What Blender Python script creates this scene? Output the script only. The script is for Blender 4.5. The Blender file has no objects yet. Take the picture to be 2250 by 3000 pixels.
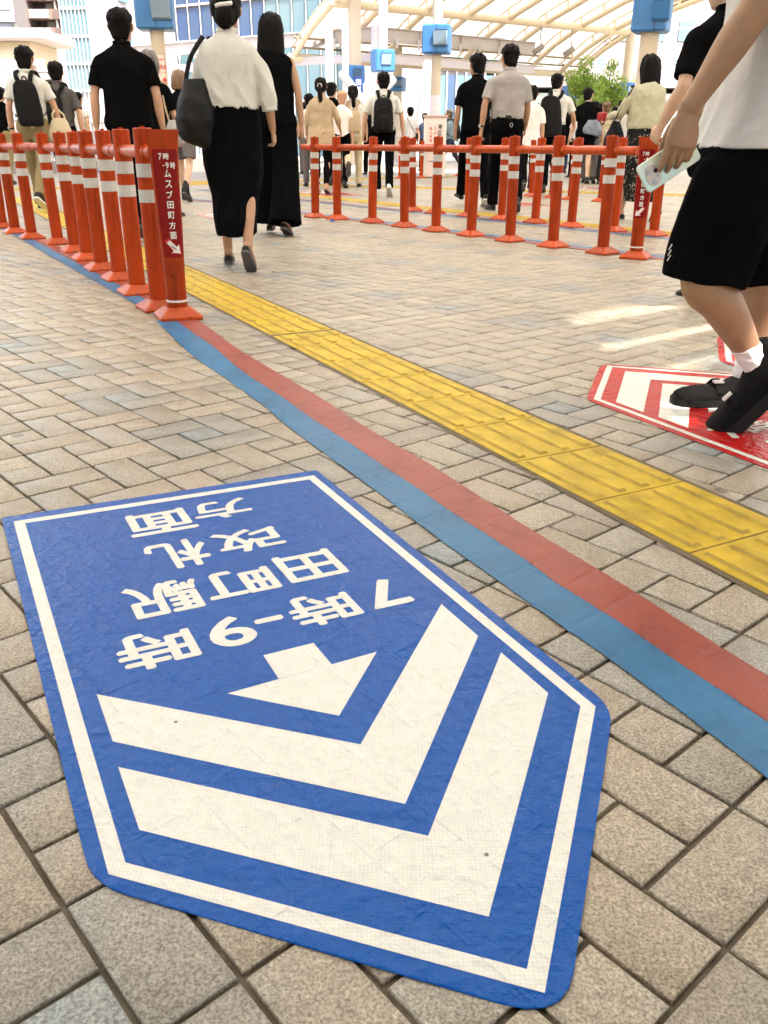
import bpy, math, random
import numpy as np
from mathutils import Vector, Matrix
SC = bpy.context.scene
COL = SC.collection
R = math.radians
# ------------------------------------------------------------------ camera
F, PITCH, ROLL, CH = 2492.1446, R(23.43042), R(.322605), .7805145
cp, sp, cr, sr = math.cos(PITCH), math.sin(PITCH), math.cos(ROLL), math.sin(ROLL)
FW = np.array([0, cp, -sp]); _u0 = np.array([0, sp, cp]); _r0 = np.array([1., 0, 0])
RT = cr*_r0 + sr*_u0; UP = -sr*_r0 + cr*_u0
CP = np.array([0, 0, CH])
cam = bpy.data.cameras.new('camera'); camo = bpy.data.objects.new('camera', cam); COL.objects.link(camo)
camo.matrix_world = Matrix(((RT[0], UP[0], -FW[0], 0), (RT[1], UP[1], -FW[1], 0), (RT[2], UP[2], -FW[2], CH), (0, 0, 0, 1)))
cam.sensor_fit = 'HORIZONTAL'; cam.sensor_width = 36; cam.lens = 36*F/2250
cam.clip_start = .05; cam.clip_end = 600
SC.camera = camo
SC.render.resolution_x = 768; SC.render.resolution_y = 1024
# ------------------------------------------------------------------ light
SUN_EL, SUN_AZ = 52, 148      # azimuth clockwise from +Y
w = bpy.data.worlds.new('World'); SC.world = w; w.use_nodes = True
nt = w.node_tree; bg = nt.nodes['Background']
sky = nt.nodes.new('ShaderNodeTexSky'); sky.sky_type = 'NISHITA'; sky.sun_disc = False
sky.sun_elevation = R(SUN_EL); sky.sun_rotation = R(SUN_AZ); sky.air_density = 1.0; sky.dust_density = 3.5; sky.ozone_density = .6
nt.links.new(sky.outputs[0], bg.inputs[0]); bg.inputs[1].default_value = .15
sl = bpy.data.lights.new('sun', 'SUN'); sl.energy = 2.3; sl.angle = R(.53); sl.color = (1, .93, .82)
so = bpy.data.objects.new('sun', sl); COL.objects.link(so)
_az = R(SUN_AZ); _el = R(SUN_EL)
sd = Vector((math.sin(_az)*math.cos(_el), math.cos(_az)*math.cos(_el), math.sin(_el)))
so.rotation_euler = sd.to_track_quat('Z', 'Y').to_euler(); so.location = (0, 0, 30)
SC.view_settings.view_transform = 'Standard'; SC.view_settings.look = 'None'
SC.view_settings.exposure = 2.2; SC.view_settings.gamma = 1
SC.cycles.use_denoising = True; SC.cycles.max_bounces = 8; SC.cycles.diffuse_bounces = 4; SC.cycles.glossy_bounces = 3
SC.cycles.transmission_bounces = 4; SC.cycles.transparent_max_bounces = 8; SC.cycles.caustics_reflective = False; SC.cycles.caustics_refractive = False
SC.cycles.sample_clamp_indirect = 6
rng = np.random.default_rng(7); random.seed(5)

# ------------------------------------------------------------------ where things stand
def ray(x, y):
    d = FW*F + RT*(x-1125) - UP*(y-1500)
    return d
def ground(x, y, z=0.0):
    d = ray(x, y); t = (z-CH)/d[2]; return CP + d*t
def at_h(x, y, z): return ground(x, y, z)
def at_y(x, y, Y):
    d = ray(x, y); return CP + d*(Y/d[1])

# ------------------------------------------------------------------ materials
def mat(name, col, rough=.6, spec=.5, var=0., vscale=8., bump=0., bscale=40., metal=0., trans=0., emit=None, col2=None, cmode=None, coat=0., sheen=0., bump2=0., bscale2=6., alpha=1., detail=4.):
    m = bpy.data.materials.new(name); m.use_nodes = True; t = m.node_tree; N = t.nodes; L = t.links
    b = N['Principled BSDF']; b.inputs['Base Color'].default_value = (*col, 1); b.inputs['Roughness'].default_value = rough
    b.inputs['Specular IOR Level'].default_value = spec; b.inputs['Metallic'].default_value = metal
    if coat: b.inputs['Coat Weight'].default_value = coat; b.inputs['Coat Roughness'].default_value = .25
    if sheen: b.inputs['Sheen Weight'].default_value = sheen
    tc = N.new('ShaderNodeTexCoord')
    if var or col2:
        n = N.new('ShaderNodeTexNoise'); n.inputs['Scale'].default_value = vscale; n.inputs['Detail'].default_value = detail
        L.new(tc.outputs['Object'], n.inputs['Vector'])
        c2 = col2 or tuple(min(1, c*(1-var)) for c in col); c1 = col if col2 else tuple(min(1, c*(1+var)) for c in col)
        r = N.new('ShaderNodeValToRGB'); r.color_ramp.elements[0].position = .3; r.color_ramp.elements[1].position = .7
        r.color_ramp.elements[0].color = (*c2, 1); r.color_ramp.elements[1].color = (*c1, 1)
        L.new(n.outputs[0], r.inputs[0]); L.new(r.outputs[0], b.inputs['Base Color'])
    last = None
    for bu, bs in ((bump2, bscale2), (bump, bscale)):
        if bu:
            n = N.new('ShaderNodeTexNoise'); n.inputs['Scale'].default_value = bs; n.inputs['Detail'].default_value = 3
            L.new(tc.outputs['Object'], n.inputs['Vector'])
            bp = N.new('ShaderNodeBump'); bp.inputs['Strength'].default_value = 1; bp.inputs['Distance'].default_value = bu
            L.new(n.outputs[0], bp.inputs['Height'])
            if last: L.new(last.outputs[0], bp.inputs['Normal'])
            last = bp
    if last: L.new(last.outputs[0], b.inputs['Normal'])
    if emit: b.inputs['Emission Color'].default_value = (*emit[:3], 1); b.inputs['Emission Strength'].default_value = emit[3]
    if trans:
        o = N['Material Output']; tr = N.new('ShaderNodeBsdfTranslucent'); tr.inputs[0].default_value = (*col, 1)
        mx = N.new('ShaderNodeMixShader'); mx.inputs[0].default_value = trans
        L.new(b.outputs[0], mx.inputs[1]); L.new(tr.outputs[0], mx.inputs[2]); L.new(mx.outputs[0], o.inputs[0])
    return m
def fabric(name, col, b=.004, s=9, rough=.95): return mat(name, col, rough, .12, bump=b*.15, bscale=90, bump2=b*2.2, bscale2=s, var=.06, vscale=5)
def skinm(name, col): return mat(name, col, .55, .35, var=.10, vscale=11, bump=.0006, bscale=120)
M = {}
M['orange'] = mat('orange_plastic', (.37, .040, .002), .5, .14, var=.14, vscale=6, bump=.0006, bscale=30)
M['orange2'] = mat('orange_rail_plastic', (.47, .060, .003), .34, .3, var=.08, vscale=5)
def objvar(m):
    t = m.node_tree; N = t.nodes; L = t.links; b = N['Principled BSDF']; src = b.inputs['Base Color'].links[0].from_socket
    oi = N.new('ShaderNodeObjectInfo'); mr = N.new('ShaderNodeMapRange'); mr.inputs[3].default_value = .82; mr.inputs[4].default_value = 1.12; L.new(oi.outputs['Random'], mr.inputs[0])
    tc = N.new('ShaderNodeTexCoord'); mp = N.new('ShaderNodeMapping'); mp.inputs['Scale'].default_value = (30, 30, 3); L.new(tc.outputs['Object'], mp.inputs[0]); n = N.new('ShaderNodeTexNoise'); n.inputs['Scale'].default_value = 1.2; n.inputs['Detail'].default_value = 5; L.new(mp.outputs[0], n.inputs[0])
    r = N.new('ShaderNodeMapRange'); r.inputs[1].default_value = .30; r.inputs[2].default_value = .5; r.inputs[3].default_value = .62; r.inputs[4].default_value = 1; L.new(n.outputs[0], r.inputs[0])
    mm = N.new('ShaderNodeMath'); mm.operation = 'MULTIPLY'; L.new(mr.outputs[0], mm.inputs[0]); L.new(r.outputs[0], mm.inputs[1])
    vm = N.new('ShaderNodeVectorMath'); vm.operation = 'SCALE'; L.new(src, vm.inputs[0]); L.new(mm.outputs[0], vm.inputs['Scale']); L.new(vm.outputs[0], b.inputs['Base Color'])
objvar(M['orange']); objvar(M['orange2'])
def dirt(m, sc, p0, p1, dark, rot=.4, dis=.8):
    t = m.node_tree; N = t.nodes; L = t.links; b = N['Principled BSDF']; inp = b.inputs['Base Color']; src = inp.links[0].from_socket
    tc = N.new('ShaderNodeTexCoord'); mp = N.new('ShaderNodeMapping'); mp.inputs['Scale'].default_value = sc; mp.inputs['Rotation'].default_value = (0, 0, rot); L.new(tc.outputs['Object'], mp.inputs[0])
    n = N.new('ShaderNodeTexNoise'); n.inputs['Scale'].default_value = 1; n.inputs['Detail'].default_value = 9; n.inputs['Roughness'].default_value = .72; n.inputs['Distortion'].default_value = dis; L.new(mp.outputs[0], n.inputs['Vector'])
    r = N.new('ShaderNodeMapRange'); r.inputs[1].default_value = p0; r.inputs[2].default_value = p1; r.inputs[3].default_value = 1; r.inputs[4].default_value = dark; L.new(n.outputs[0], r.inputs[0])
    vm = N.new('ShaderNodeVectorMath'); vm.operation = 'SCALE'; L.new(src, vm.inputs[0]); L.new(r.outputs[0], vm.inputs['Scale']); L.new(vm.outputs[0], inp)
M['band2'] = None
dirt(M['orange'], (26, 26, 9), .58, .68, .55); dirt(M['orange2'], (14, 30, 20), .58, .70, .65)
M['band'] = mat('reflective_tape', (.52, .51, .47), .5, .5, var=.06, vscale=60, bump=.0004, bscale=200)
M['darkred'] = mat('dark_red_film', (.20, .006, .004), .5, .12, var=.1, vscale=20)
M['white'] = mat('white_print', (.70, .69, .65), .45, .4, var=.02, vscale=30)
M['blackplastic'] = mat('black_plastic', (.012, .012, .012), .5, .4)
M['cream'] = mat('cream_steel', (.68, .575, .41), .5, .4, var=.04, vscale=2)
M['cream2'] = mat('cream_shaft', (.56, .48, .37), .5, .3, var=.04, vscale=3)
M['whitesteel'] = mat('white_steel', (.50, .46, .44), .5, .4, var=.05, vscale=1.5)
M['membrane'] = mat('roof_membrane', (.84, .81, .72), .7, .2, trans=.5)
M['skyblue'] = mat('blue_housing', (.040, .17, .42), .42, .5, var=.05, vscale=4)
M['glass_lcd'] = mat('pale_screen', (.24, .34, .46), .15, .6)
M['darkglass'] = mat('dark_screen', (.06, .12, .20), .12, .6)
M['steel'] = mat('steel', (.5, .5, .5), .35, .5, metal=.8)
M['blackhair'] = mat('black_hair', (.004, .003, .003), .6, .12, bump=.002, bscale=60)
M['brownhair'] = mat('brown_hair', (.16, .085, .04), .4, .5, bump=.002, bscale=60, var=.3, vscale=40)
M['greyhair'] = mat('greying_hair', (.10, .085, .075), .45, .5, bump=.002, bscale=60, var=.5, vscale=50)
M['skin'] = skinm('skin', (.52, .30, .19)); M['skin2'] = skinm('skin_tan', (.40, .225, .135)); M['skin3'] = skinm('skin_pale', (.62, .40, .28))
M['black'] = mat('black_cloth', (.0042, .0042, .0045), 1, .04, bump=.0006, bscale=90, bump2=.004, bscale2=9); M['black2'] = mat('black_trousers', (.0035, .0035, .004), 1, .04, bump2=.006, bscale2=6)
M['whitecloth'] = fabric('white_cloth', (.60, .585, .535), .006, 9); M['whitetee'] = fabric('white_tee', (.60, .58, .555), .012, 5)
M['greycloth'] = fabric('grey_cloth', (.34, .315, .295), .006, 10); M['darkgrey'] = fabric('dark_grey_cloth', (.09, .08, .075))
M['khaki'] = fabric('khaki_cloth', (.24, .18, .09)); M['beige'] = fabric('beige_cloth', (.46, .34, .22), .008, 7)
M['creamcloth'] = fabric('cream_cloth', (.55, .46, .31), .006, 8); M['knit'] = fabric('cream_knit', (.46, .44, .31), .006, 12)
M['pinkwhite'] = fabric('pale_pink_cloth', (.80, .68, .64)); M['lilac'] = fabric('lilac_cloth', (.55, .42, .60))
M['bluegrey'] = fabric('blue_grey_cloth', (.20, .26, .29)); M['navy'] = fabric('navy_cloth', (.03, .04, .07))
M['greyshort'] = fabric('grey_shorts_cloth', (.14, .12, .12)); M['sock'] = fabric('white_sock', (.80, .76, .76), .003, 30)
M['leather'] = mat('black_leather', (.006, .006, .006), .45, .25, bump=.0012, bscale=70, bump2=.004, bscale2=8)
M['bagcloth'] = mat('black_bag_cloth', (.007, .007, .0075), .75, .15, bump=.0008, bscale=150, bump2=.008, bscale2=7)
M['greybag'] = mat('charcoal_tote_leather', (.008, .008, .009), .6, .22, bump=.0008, bscale=90, bump2=.010, bscale2=7)
M['sole'] = mat('rubber_sole', (.55, .50, .44), .7, .3); M['greysole'] = mat('grey_sole', (.10, .09, .09), .8, .3)
M['tan'] = mat('tan_leather', (.40, .22, .12), .5, .4); M['red'] = mat('red_leather', (.35, .015, .02), .4, .4)

# ------------------------------------------------------------------ mesh collecting
def nrm(v): v = np.asarray(v, float); return v/max(np.linalg.norm(v), 1e-9)
class Geo:
    def __init__(s): s.v = []; s.f = []; s.m = []
    def add(s, V, Fc, mi=0):
        o = len(s.v); s.v += [tuple(float(c) for c in p) for p in V]; s.f += [tuple(i+o for i in f) for f in Fc]; s.m += [mi]*len(Fc)
    def loft(s, rings, caps=True, mi=0):
        n = len(rings); k = len(rings[0]); V = [p for r in rings for p in r]; Fc = []
        for i in range(n-1):
            for j in range(k):
                a = i*k+j; b = i*k+(j+1) % k; Fc.append((a, b, b+k, a+k))
        if caps: Fc.append(tuple(reversed(range(k)))); Fc.append(tuple((n-1)*k+j for j in range(k)))
        s.add(V, Fc, mi)
    def tube(s, P, Rr, ref=(1, 0, 0), k=14, sub=5, rnd=True, pw=2., mi=0):
        P = np.array(P, float); Rr = np.array([(r, r) if np.isscalar(r) else r for r in Rr], float)
        n = len(P)
        if sub > 1 and n > 2:
            PP = []; RR = []
            for i in range(n-1):
                p0, p1, p2, p3 = P[max(i-1, 0)], P[i], P[i+1], P[min(i+2, n-1)]; r0, r1, r2, r3 = Rr[max(i-1, 0)], Rr[i], Rr[i+1], Rr[min(i+2, n-1)]
                for t in np.linspace(0, 1, sub, endpoint=False):
                    c = lambda a, b, d, e: .5*((2*b)+(-a+d)*t+(2*a-5*b+4*d-e)*t*t+(-a+3*b-3*d+e)*t**3)
                    PP.append(c(p0, p1, p2, p3)); RR.append(np.maximum(c(r0, r1, r2, r3), .0008))
            PP.append(P[-1]); RR.append(Rr[-1]); P = np.array(PP); Rr = np.array(RR)
        T = np.gradient(P, axis=0); T = np.array([nrm(t) for t in T])
        if rnd:
            e0 = P[0]-T[0]*Rr[0].min()*.45; e1 = P[-1]+T[-1]*Rr[-1].min()*.45
            P = np.vstack([e0, P, e1]); T = np.vstack([T[0], T, T[-1]]); Rr = np.vstack([Rr[0]*.62, Rr, Rr[-1]*.62])
        rings = []; X = np.array(ref, float)
        for p, t, r in zip(P, T, Rr):
            X = nrm(X - t*(X@t)); Y = np.cross(t, X); ring = []
            for j in range(k):
                a = 2*math.pi*j/k; ca, sa = math.cos(a), math.sin(a)
                if pw != 2: ca = math.copysign(abs(ca)**(2/pw), ca); sa = math.copysign(abs(sa)**(2/pw), sa)
                ring.append(p + X*ca*r[0] + Y*sa*r[1])
            rings.append(ring)
        s.loft(rings, True, mi)
    def rings(s, L, k=24, pw=2.3, mi=0, fn=None, sub=1):      # L: (cx,cy,z,rx,ry)
        L = np.array(L, float)
        if sub > 1:
            o = []
            n = len(L)
            for i in range(n-1):
                a0, a1, a2, a3 = L[max(i-1, 0)], L[i], L[i+1], L[min(i+2, n-1)]
                for t in np.linspace(0, 1, sub, endpoint=False): o.append(.5*((2*a1)+(-a0+a2)*t+(2*a0-5*a1+4*a2-a3)*t*t+(-a0+3*a1-3*a2+a3)*t**3))
            o.append(L[-1]); L = np.array(o)
        out = []
        for cx, cy, z, rx, ry in L:
            ring = []
            for j in range(k):
                a = 2*math.pi*j/k; ca, sa = math.cos(a), math.sin(a)
                x = math.copysign(abs(ca)**(2/pw), ca)*rx; y = math.copysign(abs(sa)**(2/pw), sa)*ry
                p = np.array([cx+x, cy+y, z]); ring.append(fn(p) if fn else p)
            out.append(ring)
        s.loft(out, True, mi)
    def box(s, c, d, rz=0, mi=0, ch=0.0, axes=None):
        c = np.array(c, float); d = np.array(d, float)/2
        if axes is None: axes = (np.array([math.cos(rz), math.sin(rz), 0]), np.array([-math.sin(rz), math.cos(rz), 0]), np.array([0, 0, 1.]))
        A = [np.array(a, float) for a in axes]
        if ch <= 0:
            V = [c+A[0]*d[0]*x+A[1]*d[1]*y+A[2]*d[2]*z for z in (-1, 1) for y in (-1, 1) for x in (-1, 1)]
            s.add(V, [(0, 2, 3, 1), (4, 5, 7, 6), (0, 1, 5, 4), (2, 6, 7, 3), (0, 4, 6, 2), (1, 3, 7, 5)], mi)
        else:
            rr = []
            for z, q in ((-1, ch), (-1+ch/d[2], 0), (1-ch/d[2], 0), (1, ch)):
                ring = []
                x0, y0 = d[0]-q, d[1]-q; e = ch
                for x, y in ((x0, -y0+e), (x0, y0-e), (x0-e, y0), (-x0+e, y0), (-x0, y0-e), (-x0, -y0+e), (-x0+e, -y0), (x0-e, -y0)):
                    ring.append(c+A[0]*x+A[1]*y+A[2]*d[2]*z)
                rr.append(ring)
            s.loft(rr, True, mi)
    def bar(s, a, b, w_, h_=None, mi=0, up=(0, 0, 1)):
        a = np.array(a, float); b = np.array(b, float); t = nrm(b-a); x = np.cross(t, up)
        x = nrm(x) if np.linalg.norm(x) > 1e-6 else np.array([1., 0, 0]); z = np.cross(x, t)
        s.box((a+b)/2, (np.linalg.norm(b-a), w_, h_ or w_), axes=(t, x, z), mi=mi)
    def cyl(s, a, b, r, r2=None, k=16, mi=0):
        a = np.array(a, float); b = np.array(b, float); t = nrm(b-a); x = nrm(np.cross(t, (0, 0, 1))) if abs(t[2]) < .99 else np.array([1., 0, 0]); y = np.cross(t, x)
        r2 = r if r2 is None else r2
        s.loft([[p+x*q*math.cos(2*math.pi*j/k)+y*q*math.sin(2*math.pi*j/k) for j in range(k)] for p, q in ((a, r), (b, r2))], True, mi)
    def prism(s, poly, z0, z1, mi=0):
        s.loft([[(x, y, z) for x, y in poly] for z in (z0, z1)], True, mi)
    def mesh(s, name):
        me = bpy.data.meshes.new(name); me.from_pydata(s.v, [], s.f); me.update(); return me
def put(name, me, mats, parent=None, smooth=False, mi=None, loc=None, rz=0):
    o = bpy.data.objects.new(name, me); COL.objects.link(o)
    for m in (mats if isinstance(mats, (list, tuple)) else [mats]): me.materials.append(M[m] if isinstance(m, str) else m)
    if mi is not None and any(mi): me.polygons.foreach_set('material_index', np.array(mi, dtype=np.int32))
    if smooth: me.polygons.foreach_set('use_smooth', np.ones(len(me.polygons), dtype=bool))
    if parent: o.parent = parent
    if loc is not None: o.location = tuple(float(c) for c in loc)
    if rz: o.rotation_euler = (0, 0, rz)
    return o
def obj(name, g, mats, parent=None, smooth=False, **k): return put(name, g.mesh(name), mats, parent, smooth, g.m, **k)
def auto(o, ang=35):
    me = o.data; me.polygons.foreach_set('use_smooth', np.ones(len(me.polygons), dtype=bool)); me.set_sharp_from_angle(angle=R(ang)); return o
def voxel(g, size, it=3, fac=.5, name='m'):
    me = g.mesh(name); o = bpy.data.objects.new(name, me); COL.objects.link(o)
    a = o.modifiers.new('r', 'REMESH'); a.mode = 'VOXEL'; a.voxel_size = size
    if it: b = o.modifiers.new('s', 'SMOOTH'); b.iterations = it; b.factor = fac
    dg = bpy.context.evaluated_depsgraph_get(); out = bpy.data.meshes.new_from_object(o.evaluated_get(dg)); bpy.data.objects.remove(o); bpy.data.meshes.remove(me)
    return out
def warp(me, amp, f=(18, 18, 7), seed=0, zmask=None):
    n = len(me.vertices); co = np.empty(n*3, np.float32); me.vertices.foreach_get('co', co); co = co.reshape(-1, 3)
    no = np.empty(n*3, np.float32); me.vertices.foreach_get('normal', no); no = no.reshape(-1, 3)
    r_ = np.random.default_rng(seed); d = np.zeros(n)
    for k in range(7):
        q = r_.normal(size=3)*np.array(f)*(1+.25*k); ph = r_.uniform(0, 6.28); w2 = r_.normal(size=3)*6
        d += np.sin(co@q + ph + 1.3*np.sin(co@w2+ph*2))/(1+.35*k)
    d /= 2.2; d = -np.abs(d)+.4
    if zmask is not None: d *= zmask(co)
    co += no*(d*amp)[:, None]; me.vertices.foreach_set('co', co.ravel()); me.update()
def thing(name, label, cat, loc=(0, 0, 0), rz=0., group=None):
    o = bpy.data.objects.new(name, None); COL.objects.link(o); o.location = tuple(float(c) for c in loc); o.rotation_euler = (0, 0, rz)
    o.empty_display_size = .1; return tag(o, label, cat, group)
def tag(o, label, cat, group=None):
    o['label'] = label; o['category'] = cat
    if group: o['group'] = group
    return o
def struct(o, kind='structure'): o['kind'] = kind; return o
def dup(root, loc, rz, label, group=None):
    r = root.copy(); COL.objects.link(r); r.location = tuple(float(c) for c in loc); r.rotation_euler = (0, 0, rz); r['label'] = label
    if group: r['group'] = group
    for ch in list(root.children):
        c = ch.copy(); COL.objects.link(c); c.parent = r
        for gch in list(ch.children):
            d = gch.copy(); COL.objects.link(d); d.parent = c
    return r
def glyph(s, w_, h_, bold=.012):
    cu = bpy.data.curves.new('t', 'FONT'); cu.body = s; cu.size = 1; cu.resolution_u = 4; cu.fill_mode = 'BOTH'
    o = bpy.data.objects.new('t', cu); COL.objects.link(o); dg = bpy.context.evaluated_depsgraph_get()
    me = bpy.data.meshes.new_from_object(o.evaluated_get(dg)); V = [tuple(v.co) for v in me.vertices]; Fc = [tuple(p.vertices) for p in me.polygons]
    bpy.data.objects.remove(o); bpy.data.curves.remove(cu); bpy.data.meshes.remove(me)
    V = np.array(V); VV = []; FF = []; b = bold*1.6
    for k, (dx, dy) in enumerate(((0, 0), (b, 0), (-b, 0), (0, b), (0, -b), (b*.7, b*.7), (-b*.7, -b*.7))):
        W = V+[dx, dy, 0]; W[:, 2] = 0; FF += [tuple(i+len(V)*k for i in f) for f in Fc]; VV.append(W+[0, 0, k])
    V = np.vstack(VV); lo = V.min(0); hi = V.max(0); c = (lo+hi)/2; c[2] = 0; V = V-c; sx = w_/(hi[0]-lo[0]); sy = (h_/(hi[1]-lo[1])) if h_ else sx
    V[:, 0] *= sx; V[:, 1] *= sy; V[:, 2] *= 5e-5; return V, FF
ORD = ['', 'first', 'second', 'third', 'fourth', 'fifth', 'sixth', 'seventh', 'eighth', 'ninth', 'tenth']
# ================================================================== GROUND
GX, GY, GA, GU = -.0365087, .0209406, -.8511353, .102022
GE = np.array([math.cos(GA), math.sin(GA)]); GM = np.array([-GE[1], GE[0]])
def cell(i, j): return np.array([GX, GY]) + (GE*i + GM*j)*GU
def grout_mat():
    return mat('grout', (.14, .118, .088), .9, .2, var=.3, vscale=25, bump=.002, bscale=120)
g = Geo(); g.add([(-150, -60, -.006), (150, -60, -.006), (150, 300, -.006), (-150, 300, -.006)], [(0, 1, 2, 3)])
struct(obj('ground', g, grout_mat()))
def paver_mat():
    m = bpy.data.materials.new('granite_pavers'); m.use_nodes = True; t = m.node_tree; N = t.nodes; L = t.links; b = N['Principled BSDF']
    at = N.new('ShaderNodeAttribute'); at.attribute_name = 'tint'; tc = N.new('ShaderNodeTexCoord')
    n1 = N.new('ShaderNodeTexNoise'); n1.inputs['Scale'].default_value = 250; n1.inputs['Detail'].default_value = 3; n1.inputs['Roughness'].default_value = .7
    n2 = N.new('ShaderNodeTexNoise'); n2.inputs['Scale'].default_value = 55; n2.inputs['Detail'].default_value = 4; n2.inputs['Roughness'].default_value = .7
    n3 = N.new('ShaderNodeTexNoise'); n3.inputs['Scale'].default_value = .9; n3.inputs['Detail'].default_value = 4
    v = N.new('ShaderNodeTexVoronoi'); v.inputs['Scale'].default_value = 260
    for n in (n1, n2, n3, v): L.new(tc.outputs['Object'], n.inputs['Vector'])
    r1 = N.new('ShaderNodeValToRGB'); e = r1.color_ramp.elements; e[0].position = .36; e[0].color = (.46, .43, .41, 1); e[1].position = .60; e[1].color = (1.18, 1.17, 1.14, 1)
    L.new(n1.outputs[0], r1.inputs[0])
    r2 = N.new('ShaderNodeValToRGB'); e = r2.color_ramp.elements; e[0].position = .32; e[0].color = (.76, .74, .72, 1); e[1].position = .66; e[1].color = (1.10, 1.09, 1.07, 1)
    L.new(n2.outputs[0], r2.inputs[0])
    r3 = N.new('ShaderNodeValToRGB'); e = r3.color_ramp.elements; e[0].position = .35; e[0].color = (.9, .88, .86, 1); e[1].position = .65; e[1].color = (1.06, 1.05, 1.03, 1)
    L.new(n3.outputs[0], r3.inputs[0])
    rv = N.new('ShaderNodeValToRGB'); e = rv.color_ramp.elements; e[0].position = 0; e[0].color = (.86, .86, .86, 1); e[1].position = 1; e[1].color = (1.14, 1.14, 1.14, 1); L.new(v.outputs['Color'], rv.inputs[0])
    cur = at.outputs['Color']
    gv = N.new('ShaderNodeTexVoronoi'); gv.inputs['Scale'].default_value = 3.2; L.new(tc.outputs['Object'], gv.inputs['Vector']); gr = N.new('ShaderNodeValToRGB'); e = gr.color_ramp.elements; e[0].position = .045; e[0].color = (.45, .44, .42, 1); e[1].position = .065; e[1].color = (1, 1, 1, 1); L.new(gv.outputs['Distance'], gr.inputs[0])
    sn = N.new('ShaderNodeTexNoise'); sn.inputs['Scale'].default_value = 4.5; sn.inputs['Detail'].default_value = 7; sn.inputs['Roughness'].default_value = .7; L.new(tc.outputs['Object'], sn.inputs['Vector']); sg = N.new('ShaderNodeValToRGB'); e = sg.color_ramp.elements; e[0].position = .30; e[0].color = (.80, .78, .75, 1); e[1].position = .46; e[1].color = (1, 1, 1, 1); L.new(sn.outputs[0], sg.inputs[0])
    for r in (r1, r2, r3, rv, gr, sg):
        mx = N.new('ShaderNodeMix'); mx.data_type = 'RGBA'; mx.blend_type = 'MULTIPLY'; mx.inputs[0].default_value = 1
        L.new(cur, mx.inputs[6]); L.new(r.outputs[0], mx.inputs[7]); cur = mx.outputs[2]
    L.new(cur, b.inputs['Base Color']); b.inputs['Specular IOR Level'].default_value = .55
    rr = N.new('ShaderNodeMapRange'); rr.inputs[3].default_value = .28; rr.inputs[4].default_value = .52; L.new(n2.outputs[0], rr.inputs[0]); L.new(rr.outputs[0], b.inputs['Roughness'])
    b1 = N.new('ShaderNodeBump'); b1.inputs['Distance'].default_value = .0022; L.new(n2.outputs[0], b1.inputs['Height'])
    b2 = N.new('ShaderNodeBump'); b2.inputs['Distance'].default_value = .0007; L.new(n1.outputs[0], b2.inputs['Height']); L.new(b1.outputs[0], b2.inputs['Normal']); L.new(b2.outputs[0], b.inputs['Normal'])
    return m
M['paver'] = paver_mat()
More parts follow.
